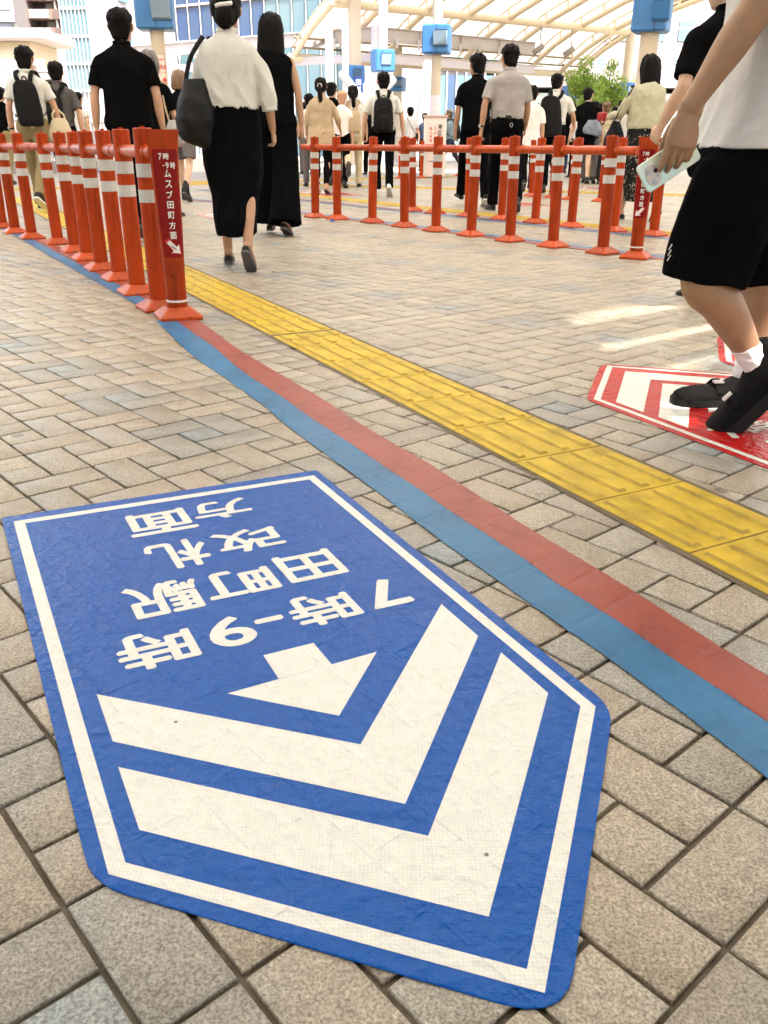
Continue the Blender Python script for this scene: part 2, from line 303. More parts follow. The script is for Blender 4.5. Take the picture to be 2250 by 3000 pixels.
def build_pavers():
    V = []; Fq = []; C = []
    JI = (-29.0, -60.2, 2.4); JJ = (35.35, -19.5, 90)
    I0, I1, J0, J1 = -350, 40, -200, 340
    ii, jj = np.meshgrid(np.arange(I0, I1), np.arange(J0, J1), indexing='ij')
    P = np.array([GX, GY]) + (ii[..., None]*GE + jj[..., None]*GM)*GU
    ok = (P[..., 1] > -.9) & (P[..., 1] < 27) & (np.abs(P[..., 0]) < .50*P[..., 1]+2.4)
    r_ = np.random.default_rng(3)
    for i, j in zip(ii[ok], jj[ok]):
        k = (i+3*j) % 5
        if k == 2: a = (i, j, i+1, j+1); typ = 0
        elif k == 3: a = (i, j, i+1, j+2); typ = 1
        elif k == 4: a = (i, j, i+2, j+1); typ = 2
        else: continue
        segs = [a]
        if 35.35 < a[1] < 36.3: pass
        for Jl in JI[:2]:
            nx = []
            for q in segs:
                if q[0] < Jl < q[2]: nx += [(q[0], q[1], Jl, q[3]), (Jl, q[1], q[2], q[3])]
                else: nx.append(q)
            segs = nx
        for Jl in (35.35,):
            nx = []
            for q in segs:
                if q[1] < Jl < q[3]: nx += [(q[0], q[1], q[2], Jl), (q[0], Jl, q[2], q[3])]
                else: nx.append(q)
            segs = nx
        def blue(i, j): return (i % 5 == 4) and (j % 10 == 1)
        bl = typ == 0 and blue(i, j)
        ring = (typ == 1 and (blue(i-1, j) or blue(i+1, j+1))) or (typ == 2 and (blue(i+1, j-1) or blue(i, j+1)))
        dist = P[i-I0, j-J0][1]
        if bl: c = np.array((.30, .345, .355))*r_.uniform(.9, 1.08)
        elif ring: c = np.array((.345, .335, .30))*r_.uniform(.92, 1.08)
        else:
            mixw = r_.uniform(); c = np.array((.445, .390, .305))*(1-mixw)+np.array((.42, .388, .318))*mixw; c = c*r_.normal(1, .055)
            if r_.uniform() < .07: c = c*.84
            if r_.uniform() < .06: c = np.array((.43, .405, .35))
        for q in segs:
            if q[2]-q[0] < .12 or q[3]-q[1] < .12: continue
            mi_ = .031; 
            lo_i = q[0]+mi_*(2.0 if q[0] in JI else 1); hi_i = q[2]-mi_; lo_j = q[1]+mi_*(1.8 if q[1] == 35.35 else 1); hi_j = q[3]-mi_
            o = len(V); hz = r_.uniform(-.0007, .0007); tl = r_.normal(0, .0004, 2)
            jit = r_.normal(0, .004, 4); lo_i += jit[0]; hi_i += jit[1]; lo_j += jit[2]; hi_j += jit[3]
            for d, z in ((0, -.007), (.006, -.0012), (.020, 0)):
                for a_, b_, s1, s2 in ((lo_i+d, lo_j+d, -1, -1), (hi_i-d, lo_j+d, 1, -1), (hi_i-d, hi_j-d, 1, 1), (lo_i+d, hi_j-d, -1, 1)):
                    p = np.array([GX, GY]) + (GE*a_+GM*b_)*GU
                    V.append((p[0], p[1], z+(hz+tl[0]*s1+tl[1]*s2 if z > -.005 else 0)))
            Fq += [(o+8, o+9, o+10, o+11)]
            for l in (0, 4):
                for e in range(4): Fq.append((o+l+e, o+l+(e+1) % 4, o+l+4+(e+1) % 4, o+l+4+e))
            if 35.3 < q[1] < 36.2 and False: c = c
            C += [c*.94+np.array((.02, .02, .02))*0]*9
    me = bpy.data.meshes.new('paving'); V = np.array(V, np.float32); n = len(Fq); Fq = np.array(Fq, np.int32)
    me.vertices.add(len(V)); me.vertices.foreach_set('co', V.ravel()); me.loops.add(n*4); me.polygons.add(n)
    me.loops.foreach_set('vertex_index', Fq.ravel()); me.polygons.foreach_set('loop_start', np.arange(0, n*4, 4, dtype=np.int32))
    me.update(calc_edges=True); me.validate()
    at = me.attributes.new('tint', 'FLOAT_COLOR', 'FACE'); C = np.array(C, np.float32); C4 = np.ones((n, 4), np.float32); C4[:, :3] = C; at.data.foreach_set('color', C4.ravel())
    struct(put('paving', me, 'paver'))
build_pavers()
# far paving beyond the modelled blocks
g = Geo(); g.add([(-40, 26.5, -.004), (40, 26.5, -.004), (60, 60, -.004), (-60, 60, -.004)], [(0, 1, 2, 3)])
struct(obj('far_paving', g, mat('far_paving', (.42, .36, .29), .55, .4, var=.12, vscale=2)))

# painted blue and red lines
def dense(pts, n=6):
    pts = np.array(pts, float); o = []
    for i in range(len(pts)-1):
        p0, p1, p2, p3 = pts[max(i-1, 0)], pts[i], pts[i+1], pts[min(i+2, len(pts)-1)]
        for t in np.linspace(0, 1, n, endpoint=False): o.append(.5*((2*p1)+(-p0+p2)*t+(2*p0-5*p1+4*p2-p3)*t*t+(-p0+3*p1-3*p2+p3)*t**3))
    o.append(pts[-1]); return np.array(o)
def resamp(pts, n):
    pts = np.array(pts, float); d = np.r_[0, np.cumsum(np.linalg.norm(np.diff(pts, axis=0), axis=1))]; t = np.linspace(0, d[-1], n)
    return np.stack([np.interp(t, d, pts[:, k]) for k in range(2)], 1)
def jdist(x, y):
    dx = x-GX; dy = y-GY; i = (dx*GE[0]+dy*GE[1])/GU; j = (dx*GM[0]+dy*GM[1])/GU; fi = np.floor(i); fj = np.floor(j); u = i-fi; v = j-fj; k = (fi+3*fj) % 5
    du = np.where(k == 4, np.abs(u-1), np.where(k == 0, np.abs(u), np.abs(u-.5))); hu = np.where((k == 4) | (k == 0), 1., .5)
    dv = np.where(k == 3, np.abs(v-1), np.where(k == 1, np.abs(v), np.abs(v-.5))); hv = np.where((k == 3) | (k == 1), 1., .5)
    return np.minimum(hu-du, hv-dv)
def ribbon(name, L_, R_, z, m, n=160, amp=.0007, seed=0):
    a = resamp(dense(L_), n); b = resamp(dense(R_), n); r_ = np.random.default_rng(seed)
    a = a+r_.normal(0, amp, a.shape); b = b+r_.normal(0, amp*.5, b.shape); g = Geo(); V = []; k = 26 if n > 200 else 5
    for i in range(n):
        for q in range(k):
            p = a[i]+(b[i]-a[i])*q/(k-1); V.append((p[0], p[1], z+r_.normal(0, .00008)+.0013*min(1., max(0., float(jdist(p[0], p[1]))/.075))))
    g.add(V, [(i*k+q, i*k+q+1, (i+1)*k+q+1, (i+1)*k+q) for i in range(n-1) for q in range(k-1)])
    o = obj(name, g, m, smooth=True); return struct(o)
M['bluepaint'] = mat('blue_floor_paint', (.034, .150, .30), .4, .2, var=.16, vscale=7, bump=.0009, bscale=130, bump2=.003, bscale2=14, detail=6)
M['redpaint'] = mat('red_floor_paint', (.275, .056, .036), .4, .25, var=.14, vscale=7, bump=.0009, bscale=130, bump2=.003, bscale2=14, detail=6)
dirt(M['bluepaint'], (16, 5, 5), .54, .70, .68, 1.0); dirt(M['bluepaint'], (70, 70, 70), .62, .72, .6); dirt(M['redpaint'], (16, 5, 5), .54, .70, .70, 1.0); dirt(M['redpaint'], (70, 70, 70), .62, .72, .6)
BL = [(-1.085, 4.06), (-.976, 3.815), (-.777, 3.375), (-.613, 3.069), (-.391, 2.655), (-.305, 2.47), (-.2, 2.265), (-.02, 1.926), (.125, 1.64), (.216, 1.475), (.319, 1.287), (.375, 1.189), (.453, 1.037), (.517, .905), (.60, .72), (.70, .45)]
MD = [(-.985, 4.06), (-.881, 3.843), (-.697, 3.48), (-.575, 3.2), (-.479, 3.007), (-.336, 2.743), (-.236, 2.541), (-.086, 2.262), (.003, 2.09), (.087, 1.935), (.152, 1.805), (.248, 1.631), (.291, 1.55), (.338, 1.45), (.427, 1.295), (.481, 1.187), (.567, 1.026), (.66, .82), (.78, .52)]
RD = [(-.895, 4.09), (-.797, 3.886), (-.613, 3.49), (-.466, 3.212), (-.326, 2.955), (-.199, 2.718), (-.102, 2.52), (.01, 2.31), (.089, 2.173), (.142, 2.071), (.241, 1.869), (.323, 1.704), (.424, 1.519), (.476, 1.421), (.568, 1.233), (.64, 1.095), (.75, .86), (.88, .55)]
ribbon('blue_floor_line', BL, MD, .0016, 'bluepaint', n=900, seed=1); ribbon('red_floor_line', MD, RD, .0020, 'redpaint', n=900, seed=2)
def rowline(A, B, off0, off1, z, m, name):
    A = np.array(A, float); B = np.array(B, float); d = nrm(B-A); n_ = np.array([-d[1], d[0]])
    a = [A+n_*off0+(B-A)*t for t in np.linspace(0, 1, 9)]; b = [A+n_*off1+(B-A)*t for t in np.linspace(0, 1, 9)]
    ribbon(name, a, b, z, m, n=90, seed=3)
rowline((-1.02, 4.20), (-4.93, 10.9), .09, 0, .0022, 'bluepaint', 'blue_line_under_posts')
rowline((-1.02, 4.20), (-4.93, 10.9), 0, -.09, .0028, 'redpaint', 'red_line_under_posts')
rowline((-3.2, 13.9), (3.55, 4.6), .0, .11, .0022, 'bluepaint', 'blue_line_behind_posts')
rowline((-3.2, 13.9), (3.55, 4.6), -.11, 0, .0028, 'redpaint', 'red_line_behind_posts')
rowline((-3.4, 16.2), (4.4, 5.4), .0, .11, .0022, 'bluepaint', 'blue_line_far')
rowline((-3.4, 16.2), (4.4, 5.4), .11, .22, .0028, 'redpaint', 'red_line_far')
# tactile paving : yellow 300 mm tiles with four raised bars
SA = 2.0561451; SDV = np.array([-math.cos(SA), -math.sin(SA)]); SNV = np.array([SDV[1], -SDV[0]])*-1
M['yellow'] = mat('yellow_tactile_rubber', (.53, .365, .028), .55, .2, var=.22, vscale=11, bump=.0008, bscale=160, bump2=.002, bscale2=25, detail=6)
M['yellow2'] = mat('yellow_bar_side', (.43, .285, .028), .55, .4, var=.22, vscale=14, bump=.001, bscale=120)  # bar sides a darker yellow than the tops
dirt(M['yellow'], (14, 5, 5), .54, .72, .74, .9); dirt(M['yellow'], (60, 60, 60), .60, .72, .6); dirt(M['yellow2'], (20, 9, 9), .5, .66, .7, .9)
M['sealant'] = mat('grey_brown_sealant', (.15, .115, .075), .8, .2, var=.2, vscale=30)
def tactile(name, O, d, n_, t0, t1, T=.3083, W=.3, cut=None):
    O = np.array(O, float); g = Geo(); sh = Geo(); r_ = np.random.default_rng(8)
    def P(a, b, z): p = O+d*a+n_*b; return (p[0], p[1], z)
    for tt in range(t0, t1):
        a0 = tt*T; a1 = a0+T
        if cut and cut(a0): continue
        c = .002; z = .0035
        g.loft([[P(a0+c, -.0+c, .001), P(a1-c, c, .001), P(a1-c, W-c, .001), P(a0+c, W-c, .001)], [P(a0+c+.001, c+.001, z), P(a1-c-.001, c+.001, z), P(a1-c-.001, W-c-.001, z), P(a0+c+.001, W-c-.001, z)]])
        for q in range(4):
            b0 = W*(q+.5)/4; e = .010; l0 = a0+.016; l1 = a1-.014; hw = .0140; hz = .0095
            g.loft([[P(l0, b0-hw, z), P(l1, b0-hw, z), P(l1, b0+hw, z), P(l0, b0+hw, z)], [P(l0+.006, b0-hw+.005, hz), P(l1-.006, b0-hw+.005, hz), P(l1-.006, b0+hw-.005, hz), P(l0+.006, b0+hw-.005, hz)]], mi=1); g.m[-1] = 0
    o = obj(name, g, ['yellow', 'yellow2']); struct(o)
    a0 = t0*T; a1 = t1*T; e = .016
    for u0, u1 in ((a0, -.0-.012), (.012, a1)) if t0 < 0 < t1 and cut else ((a0, a1),):
        sh.add([P(u0-.012, -e, .0016), P(u1+.012, -e, .0016), P(u1+.012, W+e, .0016), P(u0-.012, W+e, .0016)], [(0, 1, 2, 3)])
    struct(obj(name+'_bed', sh, 'sealant'))
SO = np.array([-.22952, 3.22425])    # first measured joint, then steps of .308 m towards the camera
nn = np.array([SDV[1], -SDV[0]]); 
if (np.array([-.0, 0])+nn)[0] < 0: nn = -nn
SO2 = SO - SDV*.3083 - SDV*.128
tactile('tactile_path', SO - SDV*.3083 + SDV*0, SDV, nn, 0, 12)
tactile('tactile_path_start', SO2, SDV, nn, -1, 1, T=.128)
tactile('tactile_path_beyond', SO2-SDV*.155, SDV, nn, -36, 0)
fa = np.array([-1.62, 14.9]); fb = np.array([2.75, 8.2]); fd = nrm(fb-fa)
tactile('tactile_path_far', fa-fd*3, fd, np.array([-fd[1], fd[0]]), 0, 42)
fa = ground(860, 543)[:2]; fb = ground(1330, 556)[:2]; fd = nrm(fb-fa)
tactile('tactile_path_farther', fa-fd*5, fd, np.array([-fd[1], fd[0]]), 0, 60, W=.6)
fa = ground(0, 560)[:2]; fb = ground(600, 541)[:2]; fd = nrm(fb-fa)
tactile('tactile_path_left', fa-fd*3, fd, np.array([-fd[1], fd[0]]), 0, 50, W=.6)

# ================================================================== FLOOR MATS
def vinyl(name, col):
    m = bpy.data.materials.new(name); m.use_nodes = True; t = m.node_tree; N = t.nodes; L = t.links; b = N['Principled BSDF']
    b.inputs['Base Color'].default_value = (*col, 1); b.inputs['Roughness'].default_value = .20; b.inputs['Specular IOR Level'].default_value = .17
    tc = N.new('ShaderNodeTexCoord'); mp = N.new('ShaderNodeMapping'); mp.inputs['Scale'].default_value = (1, 1, 1); L.new(tc.outputs['Object'], mp.inputs[0])
    def wv(ax, sc):
        w_ = N.new('ShaderNodeTexWave'); w_.bands_direction = ax; w_.inputs['Scale'].default_value = sc; w_.inputs['Distortion'].default_value = .0; L.new(mp.outputs[0], w_.inputs[0]); return w_
    a, c = wv('X', 62), wv('Y', 62); mu = N.new('ShaderNodeMath'); mu.operation = 'MULTIPLY'; L.new(a.outputs['Fac'], mu.inputs[0]); L.new(c.outputs['Fac'], mu.inputs[1])
    n1 = N.new('ShaderNodeTexNoise'); n1.inputs['Scale'].default_value = 42; n1.inputs['Detail'].default_value = 4; n1.inputs['Roughness'].default_value = .55; L.new(mp.outputs[0], n1.inputs['Vector'])
    n2 = N.new('ShaderNodeTexNoise'); n2.inputs['Scale'].default_value = 7; n2.inputs['Detail'].default_value = 3; n2.inputs['Distortion'].default_value = 1.4; L.new(mp.outputs[0], n2.inputs['Vector'])
    mp2 = N.new('ShaderNodeMapping'); mp2.vector_type = 'TEXTURE'; mp2.inputs['Rotation'].default_value = (0, 0, GA); L.new(tc.outputs['Object'], mp2.inputs[0])
    bk = N.new('ShaderNodeTexBrick'); bk.inputs['Scale'].default_value = 1; bk.inputs['Brick Width'].default_value = .204; bk.inputs['Row Height'].default_value = .102; bk.inputs['Mortar Size'].default_value = .004; bk.inputs['Mortar Smooth'].default_value = 1; bk.offset = .5; L.new(mp2.outputs[0], bk.inputs['Vector'])
    prev = None
    for src, ds in ((n2.outputs[0], .004), (bk.outputs['Fac'], .0008), (n1.outputs[0], .0085), (mu.outputs[0], .00022)):
        bp = N.new('ShaderNodeBump'); bp.inputs['Distance'].default_value = ds; L.new(src, bp.inputs['Height'])
        if prev: L.new(prev.outputs[0], bp.inputs['Normal'])
        prev = bp
    L.new(prev.outputs[0], b.inputs['Normal'])
    mr = N.new('ShaderNodeMapRange'); mr.inputs[3].default_value = .86; mr.inputs[4].default_value = 1.08; L.new(n1.outputs[0], mr.inputs[0])
    m3 = N.new('ShaderNodeMapRange'); m3.inputs[3].default_value = .93; m3.inputs[4].default_value = 1.05; L.new(mu.outputs[0], m3.inputs[0])
    mm = N.new('ShaderNodeMath'); mm.operation = 'MULTIPLY'; L.new(mr.outputs[0], mm.inputs[0]); L.new(m3.outputs[0], mm.inputs[1])
    mp3 = N.new('ShaderNodeMapping'); mp3.inputs['Scale'].default_value = (22, 3.2, 1); mp3.inputs['Rotation'].default_value = (0, 0, .5); L.new(tc.outputs['Object'], mp3.inputs[0])
    sn = N.new('ShaderNodeTexNoise'); sn.inputs['Scale'].default_value = 1.6; sn.inputs['Detail'].default_value = 8; sn.inputs['Roughness'].default_value = .75; sn.inputs['Distortion'].default_value = .6; L.new(mp3.outputs[0], sn.inputs['Vector'])
    sr_ = N.new('ShaderNodeMapRange'); sr_.inputs[1].default_value = .60; sr_.inputs[2].default_value = .72; sr_.inputs[3].default_value = 1; sr_.inputs[4].default_value = .86; L.new(sn.outputs[0], sr_.inputs[0])
    sv = N.new('ShaderNodeTexVoronoi'); sv.inputs['Scale'].default_value = 9; L.new(tc.outputs['Object'], sv.inputs['Vector']); sq_ = N.new('ShaderNodeMapRange'); sq_.inputs[1].default_value = .022; sq_.inputs[2].default_value = .034; sq_.inputs[3].default_value = .25; sq_.inputs[4].default_value = 1; L.new(sv.outputs['Distance'], sq_.inputs[0])
    m5 = N.new('ShaderNodeMath'); m5.operation = 'MULTIPLY'; L.new(sr_.outputs[0], m5.inputs[0]); L.new(sq_.outputs[0], m5.inputs[1]); m6 = N.new('ShaderNodeMath'); m6.operation = 'MULTIPLY'; L.new(mm.outputs[0], m6.inputs[0]); L.new(m5.outputs[0], m6.inputs[1]); mm = m6
    vm = N.new('ShaderNodeVectorMath'); vm.operation = 'SCALE'; vm.inputs[0].default_value = col; L.new(mm.outputs[0], vm.inputs['Scale']); L.new(vm.outputs[0], b.inputs['Base Color'])
    return m
M['vblue'] = vinyl('blue_vinyl', (.002, .092, .41)); M['vred'] = vinyl('red_vinyl', (.50, .012, .010)); M['vwhite'] = vinyl('white_vinyl_print', (.78, .78, .715))
def clip_edges(poly, rad, n=6):
    out = []; P = [np.array(p, float) for p in poly]
    for i, p in enumerate(P):
        r = rad[i]; a = P[i-1]; b = P[(i+1) % len(P)]
        if r <= 0: out.append(p); continue
        u = nrm(a-p); v = nrm(b-p); s0 = p+u*r; s1 = p+v*r
        for t in np.linspace(0, 1, n): out.append((1-t)**2*s0+2*t*(1-t)*p+t*t*s1)
    return out
def floor_mat(name, label, vm, T, textrows, group=None):
    T = np.array(T, float)          # T maps local (x,y) -> world xy : T[0]=origin, T[1]=ex, T[2]=ey
    c0 = T[0]+T[1]*.375+T[2]*.7
    def W(x, y): p = T[0]+T[1]*x+T[2]*y-c0; return p
    root = thing(name, label, 'floor mat', (c0[0], c0[1], 0), 0, group)
    out = clip_edges([(0, 0), (.753, 0), (.755, 1.135), (.377, 1.52), (-.001, 1.158)], [.01, .01, .045, .06, .045])
    g = Geo(); flip = np.cross(T[1], T[2]) < 0
    o2 = [W(*p) for p in out];
    if flip: o2 = o2[::-1]
    cen = sum(o2)/len(o2)
    sh = [cen+(p-cen)*(1-.002/np.linalg.norm(p-cen)) for p in o2]
    g.loft([[(p[0], p[1], .0008) for p in o2], [(p[0], p[1], .0020) for p in o2], [(p[0], p[1], .0026) for p in sh]])
    obj('mat_sheet', g, vm, root)
    z = .0030
    def flat(nm, polys):
        g = Geo()
        for P in polys:
            Q = [W(*p) for p in P]; A = sum(Q[i][0]*Q[(i+1) % len(Q)][1]-Q[(i+1) % len(Q)][0]*Q[i][1] for i in range(len(Q)))
            if A < 0: Q = Q[::-1]
            g.add([(q[0], q[1], z) for q in Q], [tuple(range(len(Q)))])
        return obj(nm, g, 'vwhite', root)
    bo = [(.022, .035), (.731, .035), (.733, 1.122), (.377, 1.486), (.019, 1.152)]; bi = [(.044, .057), (.710, .057), (.713, 1.112), (.377, 1.456), (.040, 1.142)]
    flat('border_line', [[bo[i], bo[(i+1) % 5], bi[(i+1) % 5], bi[i]] for i in range(5)])
    flat('chevron', [[(.07, .783), (.07, .909), (.379, 1.19), (.379, 1.058)], [(.379, 1.058), (.379, 1.19), (.684, .876), (.684, .752)]])
    flat('chevron', [[(.066, .967), (.066, 1.096), (.378, 1.384), (.378, 1.251)], [(.378, 1.251), (.378, 1.384), (.690, 1.064), (.690, .936)]])
    flat('arrow', [[(.334, .783), (.423, .781), (.424, .854), (.333, .858)], [(.506, .85), (.379, .985), (.249, .863)]])
    for s_, x0, x1, y0, y1 in textrows:                  # letters stand on their heads in mat coordinates
        V, Fc = glyph(s_, x0-x1 if x0 > x1 else x1-x0, y1-y0, .014)
        cx, cy = (x0+x1)/2, (y0+y1)/2
        pts = [W(cx-v[0], cy+v[1]*1.0) for v in V]
        g = Geo(); g.add([(p[0], p[1], z+v[2]) for p, v in zip(pts, V)], Fc); obj('lettering', g, 'vwhite', root)
    return root
L1 = [('7', .648, .566, .618, .722), ('時', .545, .421, .622, .733), ('-', .408, .356, .668, .684), ('9', .349, .270, .637, .738), ('時', .246, .118, .632, .748)]
EX = np.array([.684, .314])/.75; EY = np.array([.4585, -.889])
floor_mat('floor_mat', 'big blue arrow mat with white chevrons and upside down Japanese lettering in the foreground', 'vblue', [(-.862, 1.752), EX, EY],
          L1+[('田', .589, .468, .445, .565), ('町', .449, .311, .463, .570), ('駅', .306, .168, .458, .583), ('改', .529, .386, .285, .395), ('札', .369, .245, .282, .415), ('方', .523, .388, .103, .207), ('面', .384, .239, .107, .231)])
LR = L1+[('ム', .62, .52, .46, .57), ('ス', .49, .39, .46, .57), ('ブ', .36, .26, .46, .57), ('田', .54, .41, .29, .40), ('町', .37, .24, .29, .40), ('方', .54, .40, .10, .22), ('面', .37, .24, .10, .22)]
def redmat(tip, label):
    ey = np.array([-.4585, .889]); ex = -EX      # tip is at local (.377,1.52)
    o = np.array(tip)-ex*.377-ey*1.52
    return floor_mat('floor_mat', label, 'vred', [o, ex, ey], LR)
redmat((.838, 3.252), 'red arrow mat with white chevrons under the feet of the man with the phone')
redmat((1.483, 3.806), 'red arrow mat partly hidden behind the bare shins of the man in shorts')
t0 = ground(640, 620)[:2]; redmat(t0, 'red arrow mat on the floor behind the woman in the white blouse')
t0 = ground(1380, 586)[:2]; redmat(t0, 'red arrow mat under the feet of the man in the grey shirt')
t0 = ground(1680, 545)[:2]; redmat(t0, 'faded red arrow mat far off by the crowd on the right')
t0 = ground(900, 560)[:2]; redmat(t0, 'red arrow mat under the woman in sandals and beige cardigan')
# ================================================================== ROOFS
def polyline_arc(zs, ss): return list(zip(ss, zs))
M['roofpanel'] = mat('roof_soffit', (.91, .885, .825), .7, .2, trans=.74, var=.02, vscale=.6)
M['sunslat'] = mat('sun_slat_metal', (.45, .43, .40), .6, .3)
def main_roof():
    root = thing('unseen_roof', 'wide flat cream roof overhead that shades the near paving', 'roof', (0, 0, 0))  # roof stays out of view, its extent and translucency set for the shade
    z = 5.6; g = Geo(); gs = Geo()
    # panels between steel ribs, a gap left open to let sun streaks through
    xs = np.arange(-16, 18.1, 2.0)
    for a in xs[:-1]:
        y0, y1 = -16, 23.0
        segs = [(y0, y1)]
        if a in (2.0, 4.0): segs = [(y0, -1.3), (.85, y1)]
        for s0, s1 in segs:
            if s0 < -1: gs.box((a+1, (s0+min(s1, .6))/2, z), (1.96, min(s1, .6)-s0, .02)); s0 = .6  # rear part made opaque so the near floor gets darker
            if s1 > s0: g.box((a+1, (s0+s1)/2, z), (1.96, s1-s0, .02))
        if a == 2.0: g.box((a+.62, -.15, z), (1.2, 2.3, .02))  # cover panel limits where the sun streaks fall
    obj('roof_panel', g, 'roofpanel', root); obj('shading_deck', gs, 'cream', root)
    lv = Geo(); dv = nrm((.80, .60, 0)); nv = np.array([-dv[1], dv[0], 0])
    for k in range(-9, 10):  # unseen slats added so their gaps throw sun streaks on the paving
        off = k*.42+(.07 if k % 3 == 0 else 0); wd = .42-(.19, .12, .08)[k % 3]
        lv.box(np.array([4.2, -.3, z+.08])+nv*off, (6.6, wd, .015), axes=(dv, nv, np.array([0, 0, 1.])))
    obj('sun_streak_slat', lv, M['sunslat'], root)
    b = Geo()
    for a in xs: b.box((a, 3.5, z-.11), (.10, 39.0, .18))
    obj('roof_rib', b, 'cream', root)
    c = Geo()
    for y in (-15.9, -8, -2.6, 4, 10, 16, 22.9): c.box((1, y, z-.32), (34, .16, .22))
    obj('roof_beam', c, 'cream', root)
main_roof()

def vault():
    # barrel vault : eave and purlin measured in the photograph, ribs every 2.1 m
    root = thing('arched_canopy', 'cream tubular steel canopy with arched ribs and white membrane, upper right', 'canopy', (0, 0, 0))
    ax = nrm((9.16, 5.94)); pr = np.array([ax[1], -ax[0]])       # pr points to the camera side
    E0 = np.array([9.27, 48.1])
    prof = [(0, 4.06), (1.6, 4.95), (3.4, 5.64), (6, 6.35), (9, 6.85), (12, 7.05), (15, 7.0), (18, 6.7), (21, 6.1), (23, 5.5)]
    S = np.array([p[0] for p in prof]); Z = np.array([p[1] for p in prof])
    def pt(t, s, dz=0.): q = E0+ax*t+pr*s; return np.array([q[0], q[1], np.interp(s, S, Z)+dz])
    ss = np.linspace(0, 23, 40)
    tt = np.array([0.4, -.75]+[-.75-2.12*k for k in range(1, 8)])
    for i in range(len(tt)-1):
        mem = Geo(); m_ = 6; V = []; n = len(ss)
        for a in range(m_+1):
            t = tt[i]+(tt[i+1]-tt[i])*a/m_; sag = .10*math.sin(math.pi*a/m_)
            for s in ss: V.append(tuple(map(float, pt(t, s, .46-sag))))
        mem.add(V, [(a*n+j, a*n+j+1, (a+1)*n+j+1, (a+1)*n+j) for a in range(m_) for j in range(n-1)])
        obj('membrane', mem, 'membrane', root, smooth=True)
    for t in tt:
        r = Geo(); r.tube([pt(t, s) for s in ss], [.115]*len(ss), k=12, sub=1); obj('rib', r, 'cream', root, smooth=True)
        u = Geo(); u.tube([pt(t, s, .40) for s in ss], [.045]*len(ss), k=6, sub=1)
        for s in np.arange(.8, 22.6, 1.3): u.bar(pt(t, s), pt(t, s, .40), .06, .22)
        obj('rib_strut', u, 'cream', root)
    for s, r_ in ((0, .16), (3.4, .15), (12, .14), (21, .14)):
        q = Geo(); q.tube([pt(-15.8, s, -.05), pt(0.6, s, -.05)], [r_, r_], k=14, sub=1); obj('purlin', q, 'cream', root, smooth=True)
    for s, dz in ((.25, .16), (.55, .30)):
        q = Geo(); q.bar(pt(-15.8, s, dz), pt(0.4, s, dz), .22, .06); obj('gutter', q, M['dirt'], root)
    q = Geo(); q.tube([pt(.55, s, .22) for s in ss], [.07]*len(ss), k=8, sub=1); obj('edge_tube', q, M['dirt'], root, smooth=True)
    for px, py in ((1560, 62), (1652, 74)):          # lamps hanging from the purlin
        tq = (px-1288)/552; c = pt(-10.9*(1-tq)+.4, 3.4, -.15); g = Geo(); g.tube([c+[0, 0, .1], c+[-.1, -.1, -.35], c+[0, -.1, -.8]], [.025]*3, k=6)
        l = thing('hanging_lamp', 'slim lamp on a curved arm under the canopy purlin, %s one' % ('left' if px < 1600 else 'right'), 'lamp', (0, 0, 0), 0, 'lamps under the canopy purlin'); obj('arm', g, M['lampgrey'], l, smooth=True)
        g = Geo(); g.tube([c+[-.35, -.1, -1.02], c+[.05, -.1, -.75]], [(.12, .06), (.12, .06)], k=10, sub=1); obj('lamp_head', g, M['lampgrey'], l, smooth=True)
    return pt
M['lampgrey'] = mat('lamp_grey', (.25, .22, .20), .5, .4)
M['dirt'] = mat('weathered_soffit', (.30, .24, .14), .8, .2, var=.5, vscale=14)
vpt = vault()

